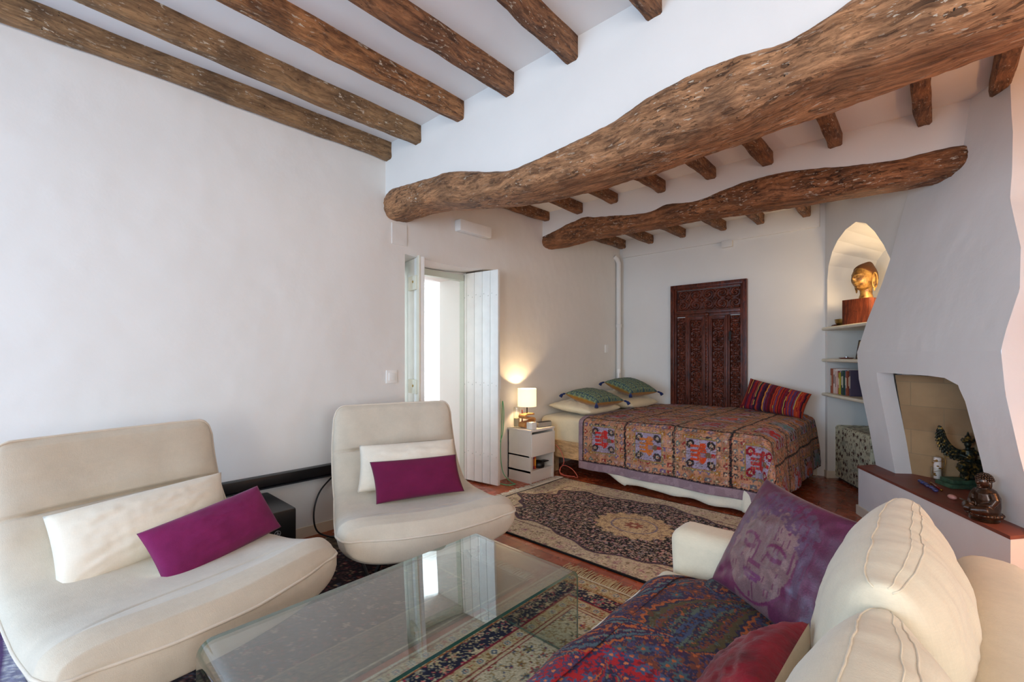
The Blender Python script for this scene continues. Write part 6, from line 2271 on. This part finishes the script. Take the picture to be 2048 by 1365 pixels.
m = MB(); rnd = random.Random(3)
for k in range(16):
    a = rnd.random() * 2 * PI; z = 0.03 + rnd.random() * .13; rr = 0.024
    m.ball((rr * math.cos(a), rr * math.sin(a), z), (0.008, 0.008, 0.006), seg=6)
P = [(0.03 * math.cos(k * .5), 0.03 * math.sin(k * .5), 0.02 + 0.0055 * k) for k in range(30)]
m.tube(P, 0.0014, 5)
m.tube([(0.03, 0, 0.05), (0.042, 0.004, 0.13), (0.040, 0.002, 0.185)], 0.003, 6)
m.build('gold_leaf_garland', plain('gold_leaf', (170, 124, 60), 0.4, 0.6), gc, smooth=True)
# beads, pen and stone on the tiles
pts = [(-0.062, 4.425), (-0.050, 4.385), (-0.033, 4.345), (-0.022, 4.300), (-0.002, 4.265), (0.012, 4.215), (0.018, 4.185)]
m = MB()
for i, (x, y) in enumerate(pts):
    m.ball((x, y, 0.4165), (0.021 - 0.001 * i, 0.016, 0.012), seg=12, rot=Matrix.Rotation(1.9, 3, 'Z'))
o = m.build('crystal_beads', plain('lapis_crystal', (58, 62, 112), 0.2, var=0.3, nscale=40, coat=0.6), origin=(-0.02, 4.3, 0.404), smooth=True)
tag(o, 'string of dark blue and violet crystals lying on the hearth tiles', 'beads'); o['kind'] = 'stuff'
pn = thing('pen', (0.0, 4.36, 0.4035), 'dark red pen with gold ends lying beside the blue crystals', 'pen')
m = MB(); m.tube([(0.0, 0.06, 0.007), (0.045, -0.10, 0.007)], 0.0062, 10); m.build('barrel', plain('dark_red_lacquer', (120, 16, 24), 0.25, coat=0.5), pn, smooth=True)
m = MB(); m.tube([(-0.006, 0.082, 0.007), (0.0, 0.06, 0.007)], 0.0058, 10); m.build('tip', MATS['brass_shiny'], pn, smooth=True)
m = MB(); m.tube([(0.045, -0.10, 0.007), (0.049, -0.115, 0.007)], 0.0066, 10); m.build('end_cap', MATS['brass_shiny'], pn, smooth=True)
m = MB(); m.ball((0, 0, 0), (0.030, 0.019, 0.016), seg=18, rot=Matrix.Rotation(2.2, 3, 'Z'))
o = m.build('polished_stone', plain('rose_stone', (206, 148, 138), 0.25, coat=0.4), smooth=True); o.location = (0.095, 4.05, 0.4195); XF[o.name] = Matrix.Translation(o.location)
tag(o, 'oval pink polished stone on the hearth tiles', 'stone')

# floor lamp standing out of view to the right, lighting the wall beside the chimney
fl = thing('floor_lamp', (1.09, 2.754, 0), 'floor lamp with open shade beyond the right edge, beside the chimney', 'lamp')
MB().lathe([(0.13, 0), (0.13, 0.015), (0.02, 0.03)], 30).build('base', M_BLACKMETAL, fl, smooth=True, flat_ang=50)
MB().tube([(0, 0, 0.02), (0, 0, 1.44)], 0.010, 10).build('pole', M_BLACKMETAL, fl, smooth=True)
sh = MB(); Vs = []
for r_, z_ in ((0.19, 1.38), (0.14, 1.66), (0.138, 1.66), (0.188, 1.38)):
    for k in range(40): Vs.append((r_ * math.cos(2 * PI * k / 40), r_ * math.sin(2 * PI * k / 40), z_))
sh.add(Vs, [(i * 40 + k, i * 40 + (k + 1) % 40, ((i + 1) % 4) * 40 + (k + 1) % 40, ((i + 1) % 4) * 40 + k) for i in range(4) for k in range(40)])
mt, nt, b = _mat('linen_shade'); b.inputs['Base Color'].default_value = srgb(240, 214, 170); b.inputs['Transmission Weight'].default_value = 0.0
b.inputs['Emission Color'].default_value = (1.0, 0.62, 0.30, 1); b.inputs['Emission Strength'].default_value = 1.0
sh.build('lamp_shade', shade_mat('linen_shade', (240, 224, 196), (1.0, 0.7, 0.4), 0.4), fl, smooth=True, flat_ang=50)
